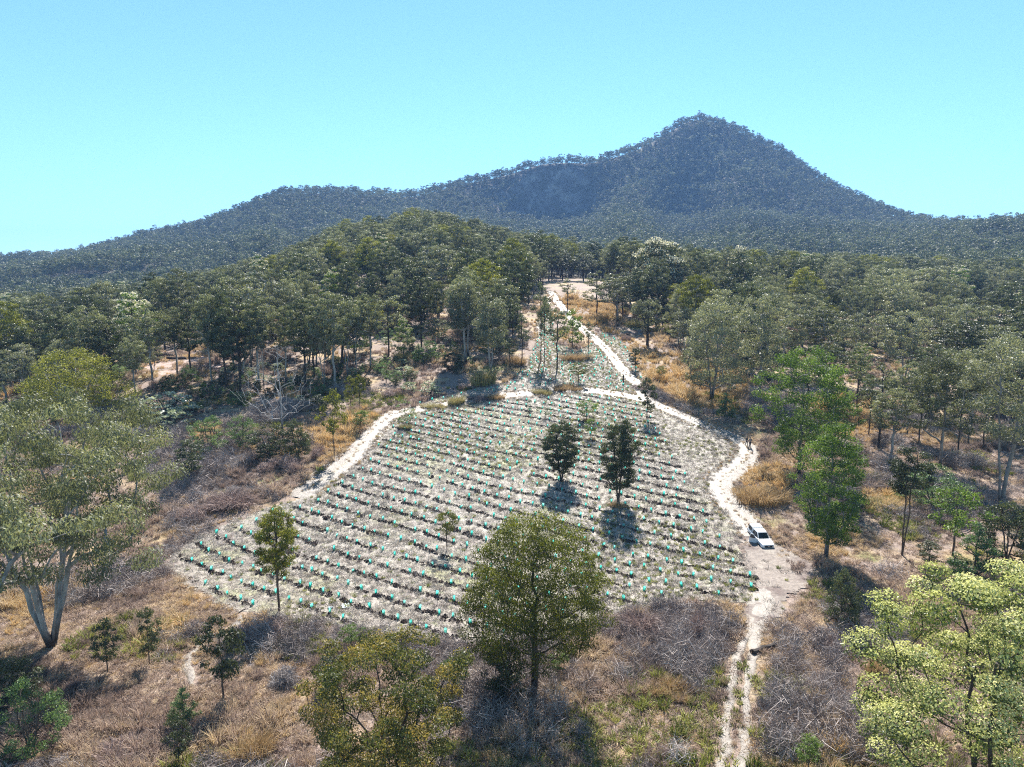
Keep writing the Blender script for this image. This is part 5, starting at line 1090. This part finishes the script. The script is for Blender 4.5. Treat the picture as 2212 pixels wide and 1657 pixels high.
# bonnet with two raised ridges
for sx in (-1, 1): add('bonnet_ridge', [(sx * .30, -2.35, 1.045), (sx * .46, -2.35, 1.045), (sx * .62, -1.22, 1.16), (sx * .50, -1.22, 1.165), (sx * .34, -2.3, 1.085), (sx * .42, -2.3, 1.085), (sx * .58, -1.28, 1.19), (sx * .53, -1.28, 1.19)],
    [(3, 2, 1, 0), (4, 5, 6, 7), (0, 1, 5, 4), (1, 2, 6, 5), (2, 3, 7, 6), (3, 0, 4, 7)], 'paint', UTE)
nf = Vector((0, -.70, .82))
ws = slab('windscreen', [(-.70, -1.055, 1.165), (.70, -1.055, 1.165), (.60, -.375, 1.755), (-.60, -.375, 1.755)], nf, .022, 'glass', UTE)
slab('mirror_sensor', [(-.06, -.50, 1.672), (.06, -.50, 1.672), (.06, -.43, 1.732), (-.06, -.43, 1.732)], nf, .02, 'black', ws)
def side(y0b, y1b, y0t, y1t, zb, zt, sx, xb, xt): return [(sx * xb, y0b, zb), (sx * xb, y1b, zb), (sx * xt, y1t, zt), (sx * xt, y0t, zt)]
for sx in (-1, 1):
    n_ = (sx, 0, .18)
    slab('rear_window', side(.12, .92, .16, .80, 1.17, 1.70, sx, .828, .705), n_, .02, 'glass', UTE)
    slab('canopy_window', side(1.28, 2.36, 1.30, 2.26, 1.22, 1.68, sx, .836, .752), n_, .02, 'glass', UTE)
slab('front_window', side(-.86, .04, -.34, .08, 1.17, 1.70, 1, .822, .70), (1, 0, .18), .02, 'glass', UTE)
# driver's side: dark panel painting the shade inside the cab, and the open door
op = slab('door_opening_shade', [(-.928, -.98, .50), (-.928, .06, .50), (-.928, .06, 1.10), (-.84, .06, 1.18), (-.70, .06, 1.70), (-.69, -.30, 1.70), (-.82, -.86, 1.18), (-.928, -.98, 1.10)], (-1, 0, .1), .012, 'cab_shade', UTE)
hinge = Vector((-.94, -.98, 0)); ang = R(62)
def dr(y, z, out=0): return (hinge.x - math.sin(ang) * y - math.cos(ang) * out - (.0 if z < 1.15 else (1.15 - z) * .18), hinge.y + math.cos(ang) * y - math.sin(ang) * out, z)
dn = (-math.cos(ang), -math.sin(ang), 0)
door = slab('door', [dr(0, .48), dr(1.02, .48), dr(1.04, .80), dr(1.02, 1.13), dr(0, 1.14)], dn, .09, 'paint', UTE, .015)
slab('door_card', [dr(.06, .55, -.012), dr(.96, .55, -.012), dr(.96, 1.08, -.012), dr(.06, 1.08, -.012)], (-dn[0], -dn[1], 0), .01, 'black', door)
fr = [(dr(.10, 1.14), dr(.62, 1.70)), (dr(.62, 1.70), dr(.98, 1.70)), (dr(.98, 1.70), dr(1.02, 1.14))]
for a, b in fr:
    a, b = Vector(a), Vector(b); t_ = (b - a).normalized(); s_ = t_.cross(Vector(dn)) * .03
    slab('window_frame', [tuple(a - s_), tuple(b - s_), tuple(b + s_), tuple(a + s_)], dn, .05, 'paint', door)
slab('door_glass', [dr(.14, 1.14, .02), dr(.98, 1.14, .02), dr(.95, 1.67, .02), dr(.62, 1.67, .02)], dn, .008, 'glass', door)
slab('handle', [dr(.80, .95, .092), dr(.97, .95, .092), dr(.97, .99, .092), dr(.80, .99, .092)], dn, .03, 'chrome', door)
mp_ = Vector(dr(.14, 1.20, .17))
add('wing_mirror', [tuple(mp_ + Vector(q)) for q in ((-.13, -.05, -.07), (.12, -.05, -.07), (.12, .06, -.07), (-.13, .06, -.07), (-.12, -.04, .11), (.10, -.04, .11), (.10, .05, .11), (-.12, .05, .11))], [(3, 2, 1, 0), (4, 5, 6, 7), (0, 1, 5, 4), (1, 2, 6, 5), (2, 3, 7, 6), (3, 0, 4, 7)], 'chrome', door, True, .02)
block('wing_mirror', .94, 1.16, -.92, -.82, 1.12, 1.30, 'black', UTE, .02)
# face: grille, lamps, bumper, plate
gr = slab('grille', [(-.50, -2.655, .64), (.50, -2.655, .64), (.60, -2.60, .94), (-.60, -2.60, .94)], (0, -1, .18), .03, 'black', UTE)
for k in range(4):
    z = .69 + k * .065; block('grille_bar', -.52, .52, -2.70 + k * .011, -2.685 + k * .011, z, z + .018, 'rubber', gr, .003)
V = []; F = []
for k in range(20):
    a = 2 * PI * k / 20
    for rr, yy in ((.085, -2.705), (.062, -2.705), (.062, -2.685), (.085, -2.685)): V.append((math.cos(a) * rr, yy, .80 + math.sin(a) * rr))
F = [(k * 4 + j, k * 4 + (j + 1) % 4, ((k + 1) % 20) * 4 + (j + 1) % 4, ((k + 1) % 20) * 4 + j) for k in range(20) for j in range(4)]
em = add('emblem', V, F, 'chrome', gr); block('emblem_bar', -.12, .12, -2.715, -2.69, .785, .815, 'chrome', em, .004)
for sx in (-1, 1):
    h_ = slab('headlight', [(sx * .60, -2.585, .86), (sx * .90, -2.38, .90), (sx * .90, -2.36, 1.01), (sx * .58, -2.52, .99)][::sx], (sx * .35, -.9, .2), .03, 'lamp', UTE)
    slab('daylight_strip', [(sx * .62, -2.60, .855), (sx * .90, -2.42, .875), (sx * .90, -2.42, .895), (sx * .62, -2.60, .875)][::sx], (sx * .3, -.9, 0), .025, 'chrome', h_)
    slab('fog_lamp_recess', [(sx * .66, -2.585, .52), (sx * .80, -2.52, .52), (sx * .82, -2.50, .74), (sx * .70, -2.575, .74)][::sx], (sx * .3, -1, 0), .04, 'black', UTE)
block('lower_bumper', -.62, .62, -2.66, -2.50, .40, .52, 'black', UTE, .02)
pl = block('number_plate', -.19, .19, -2.69, -2.675, .50, .61, 'plate', UTE, .004)
for k in range(6): block('plate_character', -.155 + k * .054, -.12 + k * .054, -2.693, -2.689, .53, .585, 'black', pl, .001)
for sx in (-1, 1):
    for y in (-1.62, 1.53):
        wheel(UTE, sx * .80, y)
        V = []; F = []; n = 12
        for k in range(n + 1):
            a = PI * k / n
            for rr, xo in ((.44, .0), (.50, .0), (.50, .035), (.44, .035)): V.append((sx * (.915 + xo), y + math.cos(a) * rr, .42 + math.sin(a) * rr))
        F = [(k * 4 + j, k * 4 + (j + 1) % 4, (k + 1) * 4 + (j + 1) % 4, (k + 1) * 4 + j) for k in range(n) for j in range(4)]; add('wheel_arch', V, F, 'black', UTE)
    slab('tail_lamp', [(sx * .78, 2.60, .72), (sx * .90, 2.55, .72), (sx * .90, 2.55, 1.06), (sx * .78, 2.60, 1.06)][::-sx], (sx * .3, 1, 0), .03, 'amber', UTE)
block('side_step', -.99, -.86, -1.0, 1.0, .40, .46, 'black', UTE); block('side_step', .86, .99, -1.0, 1.0, .40, .46, 'black', UTE)
for sx in (-.5, .5): block('roof_rail', sx - .02, sx + .02, 1.2, 2.3, 1.83, 1.87, 'alloy', UTE, .005)

# ------------------------------------------------------------------ two people on the track
def skinned(name, pts, edges, rad, m, parent, sub=2):
    me = bpy.data.meshes.new(name); me.from_pydata(pts, edges, []); o = link(name, me)
    sk = o.modifiers.new('skin', 'SKIN'); sk.use_smooth_shade = True; sv = me.skin_vertices[0].data
    for i, r in enumerate(rad):
        rr = r if isinstance(r, tuple) else (r, r); sv[i].radius = rr; sv[i].use_root = i == 0
    ss = o.modifiers.new('sub', 'SUBSURF'); ss.levels = sub; ss.render_levels = sub
    dg = bpy.context.evaluated_depsgraph_get(); dg.update(); e = o.evaluated_get(dg); m2 = bpy.data.meshes.new_from_object(e); m2.name = name
    m2.materials.clear(); m2.materials.append(M[m]); bpy.data.objects.remove(o); return link(name, m2, parent)
M['skin'] = plain('skin', (.42, .26, .19), .6); M['hair'] = plain('hair', (.035, .025, .02), .7)
M['dark_cloth'] = plain('dark_green_cloth', (.035, .05, .045), .9); M['grey_cloth'] = plain('grey_cloth', (.30, .27, .26), .9); M['navy_cloth'] = plain('navy_trousers', (.045, .045, .06), .9); M['boot'] = plain('boot', (.03, .025, .022), .8)
def person(label, x, y, rz, shirt, trousers, legL, legR, armL, armR, hat=True):
    P = thing('person', label, 'person', (x, y, tz(x, y) + .07), rz, None)
    hip, chest, neck = .93, 1.36, 1.50
    pts = [(0, 0, hip), (0, 0, 1.12), (0, .01, chest), (0, 0, neck), (0, -.015, 1.60), (0, -.02, 1.70), (0, -.01, 1.76)]; ed = [(0, 1), (1, 2), (2, 3), (3, 4), (4, 5), (5, 6)]; rad = [(.14, .10), (.135, .095), (.165, .105), .055, (.072, .085), (.075, .092), (.045, .055)]
    pts.append((0, -.11, 1.655)); ed.append((4, len(pts) - 1)); rad.append(.016)                                    # nose
    for sx in (-1, 1):                                                                                               # ears, hands of five fingers
        pts.append((sx * .083, .0, 1.66)); ed.append((5, len(pts) - 1)); rad.append(.014)
    for sx, leg in ((-1, legL), (1, legR)):
        b = len(pts); ky, ay = leg
        pts += [(sx * .10, 0, .86), (sx * .11, ky, .49), (sx * .12, ay, .09), (sx * .13, ay - .15, .035)]; ed += [(0, b), (b, b + 1), (b + 1, b + 2), (b + 2, b + 3)]; rad += [.088, .058, .042, .036]
    hands = []
    for sx, arm in ((-1, armL), (1, armR)):
        b = len(pts); e, h = arm
        pts += [(sx * .20, 0, 1.40), (sx * .26 + e[0], e[1], e[2]), (h[0], h[1], h[2])]; ed += [(2, b), (b, b + 1), (b + 1, b + 2)]; rad += [.056, .042, .030]; hands.append((Vector(pts[b + 1]), Vector(h), b + 2, sx))
    for el, h, hi, sx in hands:
        d = (h - el).normalized(); s_ = d.cross(Vector((0, 1, .2))).normalized(); pl_ = len(pts); pts.append(tuple(h + d * .07)); ed.append((hi, pl_)); rad.append((.036, .018))
        for j in range(4):
            o_ = (j - 1.5) * .019; L_ = (.065, .075, .07, .055)[j]; b = len(pts)
            pts += [tuple(h + d * .10 + s_ * o_), tuple(h + d * (.10 + L_) + s_ * o_ + Vector((0, -.012, 0)))]; ed += [(pl_, b), (b, b + 1)]; rad += [.009, .008]
        b = len(pts); pts += [tuple(h + d * .045 + s_ * .045 * sx), tuple(h + d * .085 + s_ * .06 * sx)]; ed += [(hi, b), (b, b + 1)]; rad += [.011, .009]
    body = skinned('body', pts, ed, rad, 'skin', P, 1)
    sp = [(0, 0, .95), (0, 0, 1.12), (0, .01, chest), (0, 0, 1.475)]; se = [(0, 1), (1, 2), (2, 3)]; sr = [(.165, .125), (.155, .115), (.185, .125), (.075, .08)]
    for sx, arm in ((-1, armL), (1, armR)):
        b = len(sp); e, h = arm; e_ = Vector((sx * .26 + e[0], e[1], e[2])); a_ = Vector((sx * .20, 0, 1.40)); f_ = e_.lerp(Vector(h), .55)
        sp += [tuple(a_), tuple(e_), tuple(f_)]; se += [(2, b), (b, b + 1), (b + 1, b + 2)]; sr += [.072, .057, .046]
    skinned('shirt', sp, se, sr, shirt, P, 2)
    tp = [(0, 0, .99), (0, 0, .90)]; te = [(0, 1)]; tr_ = [(.16, .12), (.155, .12)]
    for sx, (ky, ay) in ((-1, legL), (1, legR)):
        b = len(tp); tp += [(sx * .10, 0, .84), (sx * .11, ky, .49), (sx * .12, ay, .13)]; te += [(1, b), (b, b + 1), (b + 1, b + 2)]; tr_ += [.10, .074, .062]
    skinned('trousers', tp, te, tr_, trousers, P, 2)
    for sx, (ky, ay) in ((-1, legL), (1, legR)): skinned('boot', [(sx * .12, ay + .03, .06), (sx * .125, ay - .10, .05), (sx * .13, ay - .19, .03), (sx * .12, ay, .14)], [(0, 1), (1, 2), (0, 3)], [.055, .048, .036, .055], 'boot', P, 1)
    if hat:
        V, F = [], []; n = 16
        for rr, z in ((.20, 1.735), (.115, 1.745), (.105, 1.83), (.05, 1.85)):
            for k in range(n): a = 2 * PI * k / n; V.append((math.cos(a) * rr, -.01 + math.sin(a) * rr * 1.1, z + (.015 * abs(math.cos(a)) if rr > .15 else 0)))
        F = [(i * n + k, i * n + (k + 1) % n, (i + 1) * n + (k + 1) % n, (i + 1) * n + k) for i in range(3) for k in range(n)] + [tuple(3 * n + k for k in range(n))]
        add('hat', V, F, 'dark_cloth', P)
    else:
        skinned('hair', [(0, .015, 1.70), (0, 0, 1.775), (0, .06, 1.64)], [(0, 1), (0, 2)], [(.082, .092), (.06, .07), (.06, .05)], 'hair', P, 2)
    for sx in (-1, 1):
        V = [(sx * .032 + math.cos(a) * .012, -.098, 1.69 + math.sin(a) * .008) for a in np.linspace(0, 6.28, 8, endpoint=False)]
        slab('eye', V, (0, -1, 0), .006, 'black', P)
    slab('mouth', [(-.022, -.096, 1.612), (.022, -.096, 1.612), (.018, -.098, 1.620), (-.018, -.098, 1.620)], (0, -1, 0), .004, 'amber', P)
    return P
px_, py_ = at(1617.5, 966)
person('person in dark green top walking along the track under the green gum', px_ - .32, py_ + .35, R(115), 'dark_cloth', 'navy_cloth', (-.16, -.10), (.02, .26), ((-.02, .10, 1.14), (-.24, -.05, .95)), ((.02, -.10, 1.13), (.25, -.22, 1.02)))
person('person in grey top with dark trousers standing on the track', px_ + .12, py_ - .1, R(20), 'grey_cloth', 'navy_cloth', (-.04, -.02), (.03, .10), ((-.03, .02, 1.13), (-.27, -.06, .92)), ((.03, -.02, 1.12), (.18, -.24, 1.04)), False)

# ------------------------------------------------------------------ fence post, logs, litter
x, y = at(1346, 827); t = thing('fence_post', 'short dark weathered post beside the track fork', 'post', (x, y, tz(x, y)))
V, F = loft([[(math.cos(a) * r_, math.sin(a) * r_, z) for a in np.linspace(0, 6.283, 9, endpoint=False)] for r_, z in ((.15, -.2), (.14, .9), (.12, 1.75), (.05, 1.82))]); add('post_body', V, F, 'boot', t); t['category'] = 'post'
M['log'] = M['dark_bark']
def log(label, px, py, L, r_, rz, cat='log'):
    x, y = at(px, py); rng = np.random.default_rng(int(px)); n = 9; S_ = []
    for k in range(n):
        q = k / (n - 1); rr = r_ * (1 - .35 * q) * (1 + rng.normal(0, .06)); cx_, cz_ = rng.normal(0, r_ * .25), r_ * .75 + rng.normal(0, r_ * .12)
        S_.append([(L * (q - .5), cx_ + math.cos(a) * rr, cz_ + math.sin(a) * rr) for a in np.linspace(0, 6.283, 8, endpoint=False)])
    V, F = loft(S_); me = bpy.data.meshes.new('fallen_log'); me.from_pydata(V, [], F); me.materials.append(M['log']); o = link('fallen_log', me, None, (x, y, tz(x, y))); o.rotation_euler = (0, 0, rz); tag(o, label, cat)
log('long dark fallen trunk lying across the pinkish clearing', 385, 770, 13, .45, .1)
log('second fallen trunk lying just in front of the long one', 400, 776, 10, .38, -.12)
log('short thick log beside the wheel rut near the field corner', 1655, 1402, 3.6, .26, .5)
log('thin fallen branch at the near left field edge beside the footpath', 505, 1330, 3.0, .09, 1.1)
log('grey fallen limb in the grass behind the blossoming tree', 1835, 1285, 3.2, .12, -.5)
M['sheet'] = plain('pale_plastic', (.62, .72, .76), .4)
def sheet(label, px, py, w_, d_, rz):
    x, y = at(px, py); n = 7; rng = np.random.default_rng(int(px)); V = []
    for i in range(n):
        for j in range(n): V.append(((i / (n - 1) - .5) * w_ + rng.normal(0, .02), (j / (n - 1) - .5) * d_ + rng.normal(0, .02), .10 + rng.random() * .12))
    V += [(a, b, c - .02) for a, b, c in V]; N_ = n * n; F = []
    for i in range(n - 1):
        for j in range(n - 1):
            q = (i * n + j, (i + 1) * n + j, (i + 1) * n + j + 1, i * n + j + 1); F += [q, tuple(N_ + k for k in q)[::-1]]
    o = add('plastic_sheet', V, F, 'sheet', None); o.location = (x, y, tz(x, y)); o.rotation_euler = (0, 0, rz); tag(o, label, 'plastic sheet')
sheet('crumpled pale blue sheet lying at the front field edge', 747, 1311, .75, .9, .3)
sheet('small white scrap of plastic left of the crumpled pale sheet', 714, 1315, .45, .4, 1.0)

# ------------------------------------------------------------------ the air
def haze():
    x0, x1, y0, y1, z0, z1 = -9500, 9500, -420, 9200, -60, 640
    V = [(x, y, z) for z in (z0, z1) for (x, y) in ((x0, y0), (x1, y0), (x1, y1), (x0, y1))]
    m, nt = newmat('haze'); v = N(nt, 'ShaderNodeVolumePrincipled'); v.inputs['Color'].default_value = (.28, .52, 1.0, 1); v.inputs['Density'].default_value = .00011; v.inputs['Anisotropy'].default_value = .1
    o = N(nt, 'ShaderNodeOutputMaterial'); nt.links.new(v.outputs[0], o.inputs['Volume'])
    me = bpy.data.meshes.new('haze'); me.from_pydata(V, [], [(3, 2, 1, 0), (4, 5, 6, 7), (0, 1, 5, 4), (1, 2, 6, 5), (2, 3, 7, 6), (3, 0, 4, 7)]); me.materials.append(m)
    tag(link('haze', me), 'thin blue haze in the air', kind='stuff')
haze()
print('triangles', sum(sum(len(p.vertices) - 2 for p in me.polygons) for me in bpy.data.meshes if me.users and len(me.polygons) < 3000000) if False else sum(len(me.loops) - 2 * len(me.polygons) for me in bpy.data.meshes))
